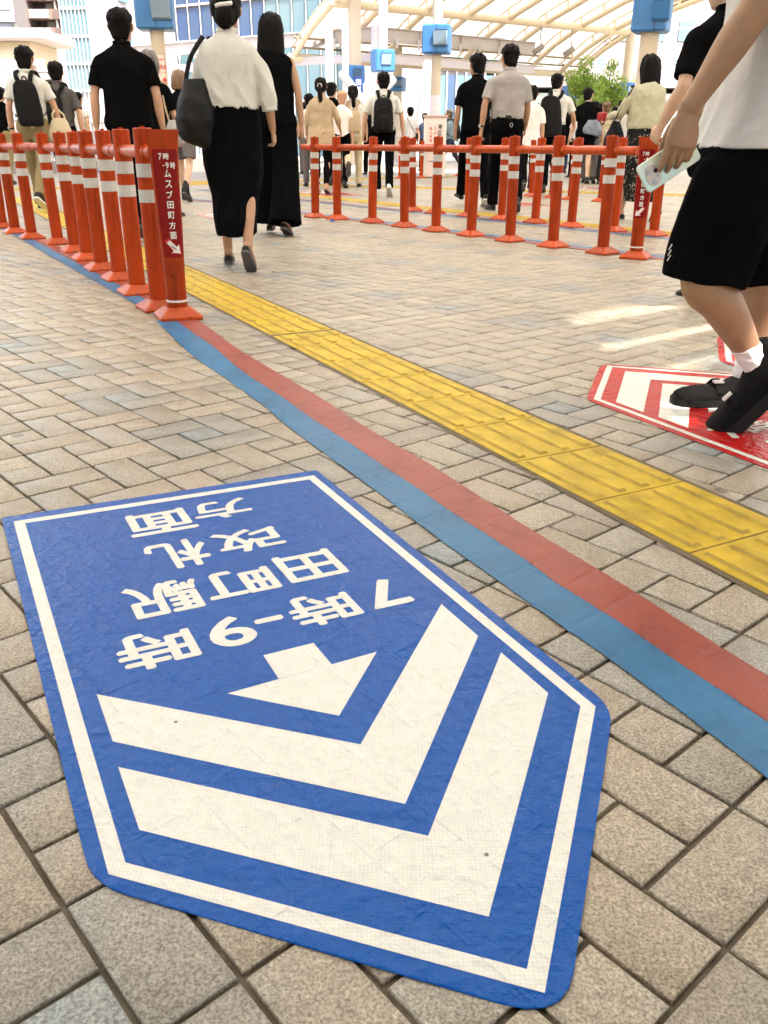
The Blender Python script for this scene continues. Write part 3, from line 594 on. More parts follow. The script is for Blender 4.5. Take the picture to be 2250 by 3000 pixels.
# ------------------------------------------------------------------ columns with blue display housings
def cyl_column(x, y, r, z1, label, boxw, boxh, boxz, yaw, shaft='cream2', screen='glass_lcd', screenx=.0, poster=None, sq=False):
    root = thing('column', label, 'column', (x, y, 0), 0, 'columns carrying blue display housings')
    g = Geo()
    if sq: g.box((0, 0, z1/2), (r*2, r*2, z1), rz=yaw)
    else: g.cyl((0, 0, 0), (0, 0, z1), r, k=32)
    o = obj('shaft', g, shaft, root); auto(o)
    b = Geo(); c, s = math.cos(yaw), math.sin(yaw); A = (np.array([c, s, 0]), np.array([-s, c, 0]), np.array([0, 0, 1.]))
    hd = r*2+.26
    b.box((0, 0, boxz+boxh/2), (boxw, hd, boxh), axes=A, ch=.04)
    h = obj('display_housing', b, 'skyblue', root)
    sm = Geo(); f = -A[1]*(hd/2+.003)
    def on(u, v, d=0): return f*(1+d/np.linalg.norm(f)) + A[0]*u + np.array([0, 0, boxz+v])
    for u in (screenx+boxw*.05,): sm.box(on(u, boxh/2), (.012, .006, boxh*.96), axes=A)
    sm.box(on(boxw*.22+screenx, boxh*.80), (boxw*.5, .006, .012), axes=A); sm.box(on(boxw*.22+screenx, boxh*.24), (boxw*.5, .006, .012), axes=A)
    obj('seam', sm, 'blackplastic', h)
    q = Geo(); w2 = boxw*.52; hh = boxh*.5; cx = boxw*.20+screenx
    V = [on(cx-w2/2, boxh*.27), on(cx+w2/2, boxh*.27), on(cx+w2/2, boxh*.27+hh), on(cx-w2/2, boxh*.27+hh)]
    V2 = [on(cx-w2/2+.02, boxh*.27+.03, .05), on(cx+w2/2-.02, boxh*.27+.03, .05), on(cx+w2/2-.01, boxh*.27+hh-.01, .12), on(cx-w2/2+.01, boxh*.27+hh-.01, .12)]
    q.add(V+V2, [(4, 5, 6, 7), (0, 1, 5, 4), (1, 2, 6, 5), (2, 3, 7, 6), (3, 0, 4, 7)])
    obj('screen_hood', q, screen, h)
    b2 = Geo(); b2.box(-f*1.25+np.array([0, 0, boxz+boxh/2]), (boxw*.5, .12, boxh*.5), axes=A); obj('rear_screen', b2, screen, h)
    g2 = Geo(); g2.cyl((0, 0, 0), (0, 0, .12), r+.02, k=24); obj('base_collar', g2, 'whitesteel', root)
    if poster: poster(root, r, yaw)
    return root
def txt(root, s, x, z, w_, h_, y, m, yaw=0, name='lettering', bold=.01):
    V, Fc = glyph(s, w_, h_, bold); g = Geo(); c, sn = math.cos(yaw), math.sin(yaw)
    g.add([(c*(x+v[0])-sn*y, sn*(x+v[0])+c*y-v[2]*12, z+v[1]) for v in V], Fc); return obj(name, g, m, root)
M['redink'] = mat('red_ink', (.60, .03, .03), .6, .3); M['darkink'] = mat('dark_ink', (.04, .03, .03), .6, .3); M['blueink'] = mat('blue_ink', (.05, .12, .45), .6, .3)
M['paper'] = mat('paper', (.80, .66, .60), .7, .2); M['pinkpaper'] = mat('pink_map_paper', (.80, .60, .58), .6, .2, col2=(.76, .72, .80), vscale=14)
def poster1(root, r, yaw):
    # curved sheet round the shaft
    g = Geo(); n = 12; V = []
    for i in range(n+1):
        a = -math.pi/2 + (i/n-.5)*1.9
        for z in (1.55, 2.44): V.append((math.cos(a)*(r+.006), math.sin(a)*(r+.006), z))
    g.add(V, [(2*i, 2*i+2, 2*i+3, 2*i+1) for i in range(n)]); p = obj('poster', g, 'paper', root)
    y = -r-.012
    def cu(V, Fc, m): 
        g = Geo(); g.add([(math.sin(v[0]/r)*(r+.010+v[1]), -math.cos(v[0]/r)*(r+.010+v[1]), v[2]) for v in V], Fc); obj('print', g, m, p)
    def t(s, x, z, w_, h_, m): V, Fc = glyph(s, w_, h_, .014); cu([(x+v[0], v[2]*6, z+v[1]) for v in V], Fc, m)
    t('赤の矢印', .02, 2.22, .34, .10, 'redink'); t('の上を歩行してください', .02, 2.12, .30, .03, 'redink'); t('七時から九時まで', .0, 2.36, .30, .04, 'redink')
    def shp(poly, m): cu([(x, 0, z) for x, z in poly], [tuple(range(len(poly)))], m)
    for cx in (-.05, .11):
        shp([(cx-.03, 1.86), (cx+.03, 1.86), (cx+.03, 1.96), (cx+.055, 1.96), (cx, 2.04), (cx-.055, 1.96), (cx-.03, 1.96)], 'redink')
    for cx in (-.05, .11):
        shp([(cx-.03, 1.70), (cx+.03, 1.70), (cx+.02, 1.80), (cx-.02, 1.80)], 'blueink')
    shp([(-.14, 1.60), (.17, 1.60), (.17, 1.63), (-.14, 1.63)], 'redink'); shp([(-.14, 2.42), (.17, 2.42), (.17, 2.428), (-.14, 2.428)], 'redink')
def poster2(root, r, yaw):
    for k, (z0, z1, m) in enumerate(((.95, 1.95, 'pinkpaper'),)):
        g = Geo(); n = 14; V = []
        for i in range(n+1):
            a = -math.pi/2 + (i/n-.5)*2.6
            for z in (z0, z1): V.append((math.cos(a)*(r+.006), math.sin(a)*(r+.006), z))
        g.add(V, [(2*i, 2*i+2, 2*i+3, 2*i+1) for i in range(n)]); p = obj('map_poster', g, m, root)
    g = Geo(); g.box((.02, -r-.03, 1.25), (.10, .01, .42)); n_ = obj('notice', g, 'paper', root)
    txt(n_, '路', .02, 1.36, .05, .07, -r-.037, 'redink', name='print'); 
    for i, s in enumerate('上喫煙禁止'[:5]): txt(n_, s, .02, 1.29-i*.05, .035, .038, -r-.037, 'darkink', name='print')
def place_box(px, py, z): p = at_h(px, py, z); return p[0], p[1]
BZ = 2.9
cols = [
 (459, 90, .145, 'column on the left with a blue display housing and a red arrow poster', 105, 85, .10, 'cream2', 'glass_lcd', .0, poster1, False),
 (1279, 160, .13, 'column with a blue display housing and pink map posters behind a notice cabinet', 80, 70, -.25, 'cream2', 'glass_lcd', .0, poster2, False),
 (1121, 211, .15, 'pale column with a bright blue display housing above the man with the backpack', 62, 54, .35, 'whitesteel', 'glass_lcd', -.4, None, False),
 (1040, 245, .20, 'beige clad column with a shaded blue display housing', 50, 43, .30, 'cream2', 'darkglass', -.4, None, True),
 (1164, 268, .2, 'far column with a small shaded blue display housing beside the bag carrier', 43, 35, -.3, 'cream2', 'darkglass', .1, None, False),
 (1905, 97, .19, 'thick cream column with a large blue display housing on the right', 100, 88, -.45, 'cream2', 'skyblue', .25, None, False),
 (1667, 290, .2, 'cream column under the canopy corner with a small blue housing in front of the tree', 38, 33, .35, 'cream2', 'glass_lcd', -.3, None, False),
 (1830, 283, .22, 'cream column with a blue housing between the tree and the woman in the cream sweater', 42, 34, .35, 'cream2', 'glass_lcd', -.35, None, False)]
for cx, by, r, lab, wpx, hpx, yaw, sh, scm, sx, po, sq in cols:
    x, y = place_box(cx, by, BZ); k = (y*.918)/F; bw = wpx*k/(abs(math.cos(yaw))+.35*abs(math.sin(yaw)))
    z1 = 5.6 if y < 24 else 7.0
    if 'canopy corner' in lab: z1 = 4.2
    if 'between the tree' in lab: z1 = 5.7
    cyl_column(x, y, min(r, bw*.42), z1, lab, bw, hpx*k*1.05, BZ, yaw, sh, scm, sx*bw*.5, po, sq)

# ------------------------------------------------------------------ notice cabinet by the column
def cabinet():
    x, y, _ = ground(1270, 521); yaw = -.10
    root = thing('notice_cabinet', 'tall white notice cabinet with vertical Japanese lettering beside the map column', 'cabinet', (x, y, 0), yaw)
    k = y*.918/F; w_ = 64*k; g = Geo(); h = at_y(1270, 338, y)[2]-.06
    g.box((0, .22, h/2+.02), (w_, .44, h), ch=.01); obj('case', g, mat('cabinet_paint', (.80, .66, .60), .5, .4), root)
    t = Geo(); t.box((0, .22, h+.04), (w_+.05, .5, .05), ch=.01); obj('top_lid', t, mat('cabinet_lid', (.55, .36, .34), .5, .4), root)
    e = Geo(); e.box((-w_/2+.04, -.006, h/2), (.07, .012, h-.06)); obj('white_edge', e, 'white', root)
    e = Geo(); e.box((0.05, -.006, .38), (w_-.16, .012, .012)); obj('shelf_line', e, 'darkink', root)
    e = Geo(); e.box((.04, -.006, h*.68), (w_-.16, .010, h*.5)); p = obj('notice_panel', e, 'paper', root)
    for i, s in enumerate('港区指定喫煙'): txt(p, s, .13, h*.86-i*.135, .11, .11, -.014, 'darkink', name='print')
    for i, s in enumerate('この先'): txt(p, s, .01, h*.83-i*.10, .06, .06, -.014, 'redink', name='print')
    for i, s in enumerate('路上禁煙'): txt(p, s, -.09, h*.83-i*.09, .06, .06, -.014, 'redink', name='print')
cabinet()
def blue_banner():
    x, y, _ = at_h(1052, 300, 2.1)
    r_ = thing('hanging_banner', 'narrow dark blue vertical banner with white lettering on the beige column', 'banner', (x, y-.5, 0))
    g = Geo(); g.box((0, 0, 2.25), (.32, .03, 1.25)); obj('cloth_panel', g, mat('banner_blue', (.02, .05, .22), .6, .3), r_)
    for i, s in enumerate('田町駅東口'): txt(r_, s, .0, 2.70-i*.22, .17, .17, -.02, 'white')
blue_banner()

# ------------------------------------------------------------------ steel girder footbridge structure
def ibeam(g, a, b, h, w_, t=.03):
    a = np.array(a, float); b = np.array(b, float); up = np.array([0, 0, 1.])
    g.bar(a+up*(h/2-t/2), b+up*(h/2-t/2), w_, t); g.bar(a-up*(h/2-t/2), b-up*(h/2-t/2), w_, t); g.bar(a, b, t, h-2*t-.002)
def bridge():
    root = thing('steel_walkway_frame', 'white bolted steel girder frame of the flat walkway roof in the middle distance', 'steel frame', (0, 0, 0))
    C = at_h(1098, 78, 5.0); Lf = at_h(300, 140, 5.0); L2 = at_h(480, 128, 5.0); Rt = at_h(1440, 112, 5.0)
    d1 = nrm((C-L2)); Lx = C-d1*26; d2 = nrm(Rt-C); Rx = C+d2*9
    for a, b in ((Lx, C), (C, Rx)):
        g = Geo(); ibeam(g, a+np.array([0, 0, -.25]), b+np.array([0, 0, -.25]), .5, .26)
        n = int(np.linalg.norm(b-a)/2.0)
        for i in range(1, n): p = a+(b-a)*i/n+np.array([0, 0, -.25]); g.box(p, (.24, .24, .44), rz=math.atan2((b-a)[1], (b-a)[0]))if False else g.bar(p-np.array([0, 0, .22]), p+np.array([0, 0, .22]), .22, .02, up=(b-a))
        obj('girder', g, 'whitesteel', root)
        q = Geo()
        for i in range(1, n*2):
            p = a+(b-a)*i/(2*n)
            if i % 3 == 0:
                for k in range(5): c = p+nrm(b-a)*(k-2)*.11; q.cyl(c+np.array([0, -.02, .0]), c+np.array([0, -.02, .05]), .035, k=8)
                q.bar(p-nrm(b-a)*.3, p+nrm(b-a)*.3, .26, .015)
        obj('bolt_plate', q, 'whitesteel', root)
        f = Geo(); lo = np.array([0, 0, -1.12]); off = np.array([0, -.7, 0]) if b is C else np.array([0, -.1, 0])
        f.bar(a+lo+off, b+lo+off, .06, .30); obj('fascia', f, mat('fascia_paint', (.56, .52, .54), .5, .4), root)
        s = Geo(); s.bar(a+lo*.84+np.array([0, .9, 0]), b+lo*.84+np.array([0, .9, 0]), 1.7, .05); obj('soffit', s, 'whitesteel', root)
        h = Geo()
        for i in range(1, n*2): h = Geo(); p = a+(b-a)*i/(2*n)+np.array([0, -.25, -.7]); h.bar(p, p+np.array([0, 0, .36]), .10, .10); obj('hanger', h, 'whitesteel', root)
    for px, r_ in ((962, .15), (1098, .14), (1010, .12), (170, .2)):
        p = at_h(px, 100, 4.4) if px > 900 else at_h(px, 160, 4.4)
        g = Geo(); g.cyl((p[0], p[1]+.3, 0), (p[0], p[1]+.3, 4.7), r_, k=20); obj('post', g, 'whitesteel', root, smooth=True)
    # slanted tubular brace
    a = at_y(1000, 215, 30); b = at_y(1090, 330, 30.); g = Geo(); g.tube([a, b], [.13, .13], k=12, sub=1); obj('brace', g, 'whitesteel', root, smooth=True)
    a = at_y(1150, 200, 31.); b = at_y(1235, 345, 31.)
    for pa, pb in (((1255, 185), (1228, 400)), ((1085, 300), (1150, 230))):
        g = Geo(); g.tube([at_y(*pa, 31), at_y(*pb, 31)], [.17, .17], k=12, sub=1); obj('brace', g, 'whitesteel', root, smooth=True)
bridge()
def left_shelter():
    root = thing('bus_shelter_roof', 'low cream roofed shelter edge at the far left behind the walkers', 'shelter', (0, 0, 0))
    Y = 30; a = at_y(-60, 98, Y); b = at_y(125, 108, Y)
    g = Geo(); g.box(((a[0]+b[0])/2-2, Y+1.5, a[2]), (abs(b[0]-a[0])+4, 3, .32), ch=.06); obj('roof_slab', g, 'whitesteel', root)
    g = Geo(); g.box(((a[0]+b[0])/2-2.2, Y+1.7, a[2]-.42), (abs(b[0]-a[0])+3.2, 2.4, .5)); obj('ceiling_box', g, 'cream', root)
    for px in (95, -40):
        p = at_y(px, 200, Y+1.4); q = Geo(); q.cyl((p[0], p[1], 0), (p[0], p[1], a[2]-.2), .1, k=16); obj('post', q, 'whitesteel', root, smooth=True)
    g = Geo(); c = at_y(20, 180, Y); g.box((c[0]-1.5, Y+.2, c[2]), (5.2, .06, .16)); obj('sign_rail', g, 'white', root)
left_shelter()

# ------------------------------------------------------------------ buildings
M['glassA'] = mat('blue_green_glass', (.10, .20, .24), .12, .8, col2=(.17, .26, .29), vscale=.25)
M['glassB'] = mat('deep_blue_glass', (.05, .10, .24), .10, .8, col2=(.08, .13, .20), vscale=.3)
M['frame'] = mat('curtain_wall_frame', (.50, .52, .52), .4, .5)
M['panelwhite'] = mat('white_cladding', (.50, .47, .49), .6, .3, var=.03, vscale=.4)
M['concrete'] = mat('brown_tile_wall', (.25, .18, .15), .8, .3, var=.06, vscale=3); M['concrete2'] = mat('light_concrete', (.34, .31, .31), .8, .3, var=.05, vscale=1)
def P3(px, py, Y): return at_y(px, py, Y)
def glass_building():
    root = thing('glass_office_building', 'long glass fronted office building with pale mullions behind the girders', 'building', (0, 0, 0))
    Y0, Y1 = 62., 52.
    a = P3(380, 300, Y0); b = P3(1075, 300, Y1); a[2] = b[2] = 0
    d = nrm(b-a); Lh = np.linalg.norm(b-a); n_ = np.array([d[1], -d[0], 0])
    g = Geo(); g.bar(a-n_*4+np.array([0, 0, 11]), b-n_*4+np.array([0, 0, 11]), 8, 22); obj('wall', g, 'concrete2', root)
    W = int(Lh/.95); rows = [(0, 2.9), (3.0, 6.3), (6.4, 8.2), (8.3, 12.2), (12.3, 16), (16.1, 20)]
    for r0, r1 in rows:
        for k in range(0, W, 4):
            g = Geo(); k1 = min(k+4, W)
            for q in range(k, k1):
                c = a+d*((q+.5)*Lh/W)+n_*.06+np.array([0, 0, (r0+r1)/2]); g.box(c, (Lh/W-.09, .03, r1-r0-.08), rz=math.atan2(d[1], d[0]))
            o = obj('window', g, 'glassB' if (r0 > 6 and (k//4) % 3 != 0) or (r0 > 2 and (k//4) % 5 == 2) else 'glassA', root)
    g = Geo()
    for q in range(W+1): c = a+d*(q*Lh/W)+n_*.12; g.bar(c, c+np.array([0, 0, 20]), .05, .12)
    for r0, _ in rows: g.bar(a+n_*.13+np.array([0, 0, r0]), b+n_*.13+np.array([0, 0, r0]), .10, .12)
    obj('mullion_grid', g, 'frame', root)
    # right hand return beyond the pale pier
    p = P3(1108, 300, 51.5); p[2] = 0
    g = Geo(); g.box(p+np.array([0, 0, 10]), (1.7, 2, 20)); obj('pier', g, 'cream2', root)
def second_glass():
    root = thing('glass_annex', 'lower glass annex with a teal railing between the columns', 'building', (0, 0, 0))
    a = P3(1060, 300, 58.); b = P3(1500, 300, 58.); a[2] = b[2] = 0; d = nrm(b-a); Lh = np.linalg.norm(b-a)
    g = Geo(); g.bar(a+np.array([0, 4, 5]), b+np.array([0, 4, 5]), 8, 10.); obj('wall', g, 'concrete2', root)
    W = 16
    for k in range(W):
        for r0, r1 in ((.4, 4.6), (4.8, 9.6)):
            g = Geo(); c = a+d*((k+.5)*Lh/W)+np.array([0, -.06, (r0+r1)/2]); g.box(c, (Lh/W-.1, .04, r1-r0)); obj('window', g, 'glassA' if k % 3 else 'glassB', root)
    g = Geo()
    for k in range(W+1): c = a+d*(k*Lh/W)+np.array([0, -.12, 0]); g.bar(c, c+np.array([0, 0, 9.8]), .08, .1)
    obj('mullion_grid', g, 'frame', root)
    g = Geo(); g.bar(a+np.array([0, -.25, 5.4]), b+np.array([0, -.25, 5.4]), .04, 1.0); obj('railing', g, mat('teal_glass_rail', (.20, .42, .40), .2, .5), root)
def tower():
    root = thing('glass_tower', 'white clad tower with slanting strips of glass left of centre', 'building', (0, 0, 0))
    Y = 46.
    def q(px0, px1, top, bot, yy=Y):
        return [P3(px0, bot, yy), P3(px1, bot, yy), P3(px1, top, yy), P3(px0, top, yy)]
    A = P3(190, 128, Y); B = P3(275, 128, Y); Cc = P3(385, 128, 49.)
    g = Geo(); g.loft([[(A[0], Y, z), (B[0]+.1, Y-.3, z), (Cc[0], 49, z), (Cc[0], 60, z), (A[0]+.6, 60, z)] for z in (0, 24)]); obj('wall', g, 'panelwhite', root)
    d = nrm(np.array([B[0], B[1]-.3, 0])-np.array([A[0], A[1], 0])); Lh = B[0]-A[0]; off = np.array([0, -.07, 0]); rz = math.atan2(d[1], d[0])
    zb = P3(230, 106, Y)[2]; zt = P3(230, 24, Y)[2]; dzz = zt-zb
    for r0 in [zb+dzz*k for k in range(-2, 4)]:
        r1 = r0+dzz-.06
        g = Geo()
        for k in range(7):
            c = np.array([A[0], A[1], 0])+d*((k+.5)*Lh/7)+off+np.array([0, 0, (r0+r1)/2]); g.box(c, (Lh/7-.004, .03, r1-r0), rz=rz)
        obj('window', g, 'glassA', root)
    g = Geo()
    for k in range(8): c = np.array([A[0], A[1], 0])+d*(k*Lh/7)+off*2; g.bar(c, c+np.array([0, 0, 18]), .032, .10)
    for z in [zb+dzz*k-.03 for k in range(-2, 4)]: g.bar(np.array([A[0], A[1], z])+off*2.2, np.array([B[0], B[1]-.3, z])+off*2.2, .08, .12)
    obj('mullion_grid', g, 'frame', root)
    # front windows on the right hand face
    u = nrm(np.array([Cc[0]-B[0], 49-Y+.3, 0])); nu = np.array([u[1], -u[0], 0]); Lf = np.hypot(Cc[0]-B[0], 3.3)
    for z in (5.2, 8.2, 11.2):
        g = Geo(); c = np.array([B[0]+.1, Y-.3, 0])+u*(Lf*.82)+nu*.06+np.array([0, 0, z]); g.box(c, (Lf*.24, .04, 2.2), rz=math.atan2(u[1], u[0])); obj('window', g, 'glassA', root)
def apartments():
    root = thing('apartment_building', 'brown tiled apartment block with white balcony panels at the upper left', 'building', (0, 0, 0))
    Y = 70.; x0 = P3(45, 50, Y)[0]; x1 = P3(196, 50, Y)[0]
    g = Geo(); g.box(((x0+x1)/2+.5, Y+6, 12), (x1-x0+3, 12, 24)); obj('wall', g, 'concrete', root)
    s = (Y*.918)/F
    z00 = P3(120, 95, Y-1.6)[2]; dzf = P3(120, 41, Y-1.6)[2]-z00
    for fl in range(-2, 4):
        z = z00+dzf*fl
        b = Geo(); bx0 = P3(58, 60, Y-1.6)[0]; bx1 = P3(178, 60, Y-1.6)[0]
        b.box(((bx0+bx1)/2, Y-.8, z), (bx1-bx0, 1.6, .62)); bo = obj('balcony', b, 'concrete', root)
        w_ = (bx1-bx0)
        p = Geo()
        for k in range(3): p.box((bx0+w_*(.33+.165*k), Y-1.63, z+.02), (w_*.14, .05, .50))
        obj('white_panel', p, 'white', bo)
        for u_ in (.08, .93): c = Geo(); c.box((bx0+w_*u_, Y-1.7, z-.02), (w_*.13, .25, .60)); obj('corner_pier', c, bpy.data.materials.get('darker_tile') or mat('darker_tile', (.17, .12, .105), .8), bo)
        d = Geo()
        for u, ww, mi_ in ((.16, .10, 0), (.28, .10, 1), (.42, .07, 1), (.56, .15, 2), (.74, .2, 0), (.9, .08, 1)):
            d.box((bx0+w_*u, Y-.03, z+.66), (w_*ww, .05, .60), mi=mi_)
        obj('balcony_door', d, [mat('door_cream', (.55, .45, .33), .6), mat('door_dark', (.12, .10, .12), .4), 'white'], root)
        pl = Geo(); pl.cyl((bx1-.3, Y-1.5, z+.3), (bx1-.3, Y-1.5, z+1.0), .08, k=10); obj('drain_pipe', pl, 'white', root)
    root2 = thing('grey_side_building', 'grey and pale violet building cropped by the left edge', 'building', (0, 0, 0))
    g = Geo(); xa = P3(-60, 50, 66)[0]; xb = P3(44, 50, 66)[0]; g.box(((xa+xb)/2, 70, 9), (xb-xa, 8, 18)); obj('wall', g, 'concrete2', root2)
    for z in (4.4, 6.4, 8.4, 10.4):
        g = Geo(); g.box(((xa+xb)/2, 65.9, z), (xb-xa, .3, .45)); obj('ledge', g, 'panelwhite', root2)
        g = Geo(); g.box((xa+(xb-xa)*.55, 65.97, z+1.1), (1.6, .06, 1.2)); obj('window', g, mat('grey_window', (.25, .26, .30), .3), root2)
def right_side():
    root = thing('white_residential_block', 'white residential block with small grey windows behind the thick column', 'building', (0, 0, 0))
    Y = 75; x0 = P3(1965, 50, Y)[0]; x1 = x0+12
    g = Geo(); g.box(((x0+x1)/2, Y+5, 14), (x1-x0, 10, 28)); obj('wall', g, 'panelwhite', root)
    for fl in range(9):
        for k in range(4):
            z = 3+fl*1.9*1.45/1.2
            g = Geo(); c = (x0+1.0+k*2.3, Y-.03, z); g.box(c, (1.1, .08, 1.3)); f = obj('window_frame', g, 'frame', root)
            g = Geo(); g.box((c[0], Y-.08, z), (.9, .06, 1.1)); obj('pane', g, mat('pane_grey', (.20, .22, .26), .3) if 'pane_grey' not in bpy.data.materials else bpy.data.materials['pane_grey'], f)
    r2 = thing('elevated_terrace', 'pale concrete terrace with thin white railings above the tree on the right', 'terrace', (0, 0, 0))
    Y = 58; a = P3(1560, 222, Y); x1 = 30.
    g = Geo(); g.box(((a[0]+x1)/2, Y+5, a[2]), (x1-a[0]+6, 10, 1.2)); obj('deck', g, 'concrete2', r2)
    g = Geo(); g.box(((a[0]+x1)/2, Y+5.2, a[2]/2-.4), (x1-a[0]+6, 9, a[2]-1.0)); obj('wall', g, mat('teal_grey_wall', (.42, .50, .47), .7, var=.08, vscale=.5), r2)
    g = Geo()
    for k in range(4): g.bar((a[0]-3, Y+.1, a[2]+.75+k*.32), (x1+3, Y+.1, a[2]+.75+k*.32), .05, .05)
    for k in range(18): g.bar((a[0]-3+k*1.5, Y+.1, a[2]+.5), (a[0]-3+k*1.5, Y+.1, a[2]+1.9), .06, .06)
    obj('railing', g, 'frame', r2)
    g = Geo(); Z = a[2]+.5
    for k in range(7): g.bar((a[0]+k*2.2, Y+3, Z), (a[0]+k*2.2, Y+3, Z+5), .12, .12)
    for k in range(4): g.bar((a[0]-1, Y+3, Z+1.2+k*1.2), (a[0]+15, Y+3, Z+1.2+k*1.2), .08, .08)
    obj('frame_screen', g, 'frame', r2)
    r3 = thing('pink_brick_building', 'pale pink brick building seen through the white frames on the right', 'building', (0, 0, 0))
    g = Geo(); xa = P3(1720, 100, 72)[0]; g.box((xa+4, 76, 9), (9, 8, 18)); obj('wall', g, mat('pink_brick', (.50, .36, .36), .8, var=.1, vscale=2), r3)
    for z in (6, 8.5, 11, 13.5):
        for k in range(4): g = Geo(); g.box((xa+1+k*2.1, 71.95, z), (1.1, .1, 1.3)); obj('window', g, 'glassA', r3)
glass_building(); second_glass(); tower(); apartments(); right_side()

# low wall and white railings around the deck
def fence(name_label, a, b, h, base, step, bar=.035, cat='fence', rail=.06):
    a = np.array([*a, 0.]); b = np.array([*b, 0.]); root = thing('railing', name_label, cat, (0, 0, 0)); L_ = np.linalg.norm(b-a); n = int(L_/step)
    if base: g = Geo(); g.bar(a+np.array([0, 0, base/2]), b+np.array([0, 0, base/2]), .22, base); obj('plinth', g, mat('plinth_grey', (.30, .25, .23), .8, var=.1, vscale=3) if 'plinth_grey' not in bpy.data.materials else bpy.data.materials['plinth_grey'], root)
    g = Geo()
    for k in range(n+1): p = a+(b-a)*k/n; g.bar(p+np.array([0, 0, base]), p+np.array([0, 0, h]), bar, bar)
    obj('bars', g, 'whitesteel', root)['kind'] = 'stuff'
    g = Geo(); g.bar(a+np.array([0, 0, h]), b+np.array([0, 0, h]), rail, rail); g.bar(a+np.array([0, 0, base+.08]), b+np.array([0, 0, base+.08]), rail, rail*.7); obj('rail', g, 'whitesteel', root)
la = ground(-150, 512)[:2]; lb = ground(640, 500)[:2]
fence('white barred railing on a grey plinth along the left edge of the deck', la, lb, 1.25, .30, .13)
ra = ground(1060, 486)[:2]; rb = ground(1230, 486)[:2]
fence('dark grid barrier behind the man with the black backpack', ra, rb, 1.1, .02, .35)
rc = ground(1420, 480)[:2]; rd = ground(2300, 490)[:2]
fence('long white railing closing the far right side of the deck', rc, rd, 1.15, .12, .22)

# ------------------------------------------------------------------ trees
M['leaf'] = mat('leaf_green', (.34, .46, .10), .6, .3, col2=(.20, .33, .05), vscale=1.2, trans=.35); M['bark'] = mat('bark', (.14, .10, .07), .9, .2, var=.3, vscale=9, bump=.01, bscale=20)
def tree(label, px, Y, h, rad, seed):
    p = P3(px, 437, Y); root = thing('tree', label, 'tree', (p[0], Y, 0), 0, 'street trees beyond the deck'); r_ = np.random.default_rng(seed)
    g = Geo(); g.tube([(0, 0, 0), (.05, 0, h*.35), (0, .05, h*.7), (.02, 0, h*.92)], [.14, .11, .06, .02], k=8)
    tips = []
    for k in range(16):
        a = r_.uniform(0, 6.28); z0 = r_.uniform(.22, .75)*h; l = rad*(1.1-.6*z0/h)*r_.uniform(.6, 1); e = (math.cos(a)*l, math.sin(a)*l, z0+l*r_.uniform(.6, 1.2))
        g.tube([(0, 0, z0), (e[0]*.5, e[1]*.5, z0+(e[2]-z0)*.6), e], [.045, .03, .012], k=5, sub=2, rnd=False); tips.append(e); tips.append((e[0]*.55, e[1]*.55, z0+(e[2]-z0)*.6))
    obj('trunk', g, 'bark', root, smooth=True)
    tips += [(0, 0, h*.9), (.1, .1, h), (0, 0, h*.75)]
    g = Geo()
    for t in tips:
        cr_ = rad*r_.uniform(.24, .42)
        for k in range(190):
            u = r_.normal(size=3); u = u/np.linalg.norm(u)*cr_*r_.uniform(.3, 1)**.5; c = np.array(t)+u*np.array([1, 1, .9]); s = r_.uniform(.04, .085)
            a1 = nrm(r_.normal(size=3)); a2 = nrm(np.cross(a1, r_.normal(size=3)))
            g.add([c-a1*s, c-a2*s*.5, c+a1*s, c+a2*s*.5], [(0, 1, 2, 3)])
    obj('crown', g, 'leaf', root)
tree('slim bright green tree left of the others, beside the corner column', 1690, 44, 4.2, 1.1, 1)
tree('tallest bright green tree with a pointed crown in front of the terrace', 1765, 44, 4.15, 1.0, 2)
tree('bright green tree leaning beside the right blue housing', 1815, 46, 3.7, .95, 3)
tree('small bushy tree low behind the crowd heads on the right', 1735, 41, 3.0, .8, 4)

# ================================================================== BARRIERS
def post_geo():
    root = thing('guide_post', 'x', 'bollard', (0, 0, 0))
    g = Geo(); r = .045
    g.loft([[(math.cos(2*math.pi*j/32)*q, math.sin(2*math.pi*j/32)*q, z) for j in range(32)] for q, z in ((r*1.04, .045), (r, .07), (r, .83), (r*.98, .838), (r*.85, .842))])
    auto(obj('post', g, 'orange', root))
    b = Geo()
    def sq(s, z, c=.2):
        e = s*(1-c); return [(s, -e, z), (s, e, z), (e, s, z), (-e, s, z), (-s, e, z), (-s, -e, z), (-e, -s, z), (e, -s, z)]
    b.loft([sq(.096, .0005, .08), sq(.099, .004, .08), sq(.099, .014, .08), sq(.093, .020, .1), sq(.056, .046, .2), sq(.050, .052, .2)]); o = obj('base', b, 'orange2', root); auto(o, 20)
    for z0, z1 in ((.512, .570), (.626, .686)):
        q = Geo(); q.loft([[(math.cos(2*math.pi*j/32)*(r+.0012), math.sin(2*math.pi*j/32)*(r+.0012), z) for j in range(32)] for z in (z0, z1)]); auto(obj('reflective_band', q, 'band', root))
    c = Geo(); c.cyl((0, 0, .842), (0, 0, .850), .012, k=12); obj('cap_knob', c, 'orange', root)
    return root
P0 = post_geo(); used = []
def gpost(x, y, rz, label, group):
    if not used: used.append(1); P0.location = (x, y, 0); P0.rotation_euler = (0, 0, rz); P0['label'] = label; P0['group'] = group; return P0
    o = dup(P0, (x, y, 0), rz, label, group); o.rotation_euler[0] = R(random.uniform(-.9, .9)); o.rotation_euler[1] = R(random.uniform(-.9, .9)); return o
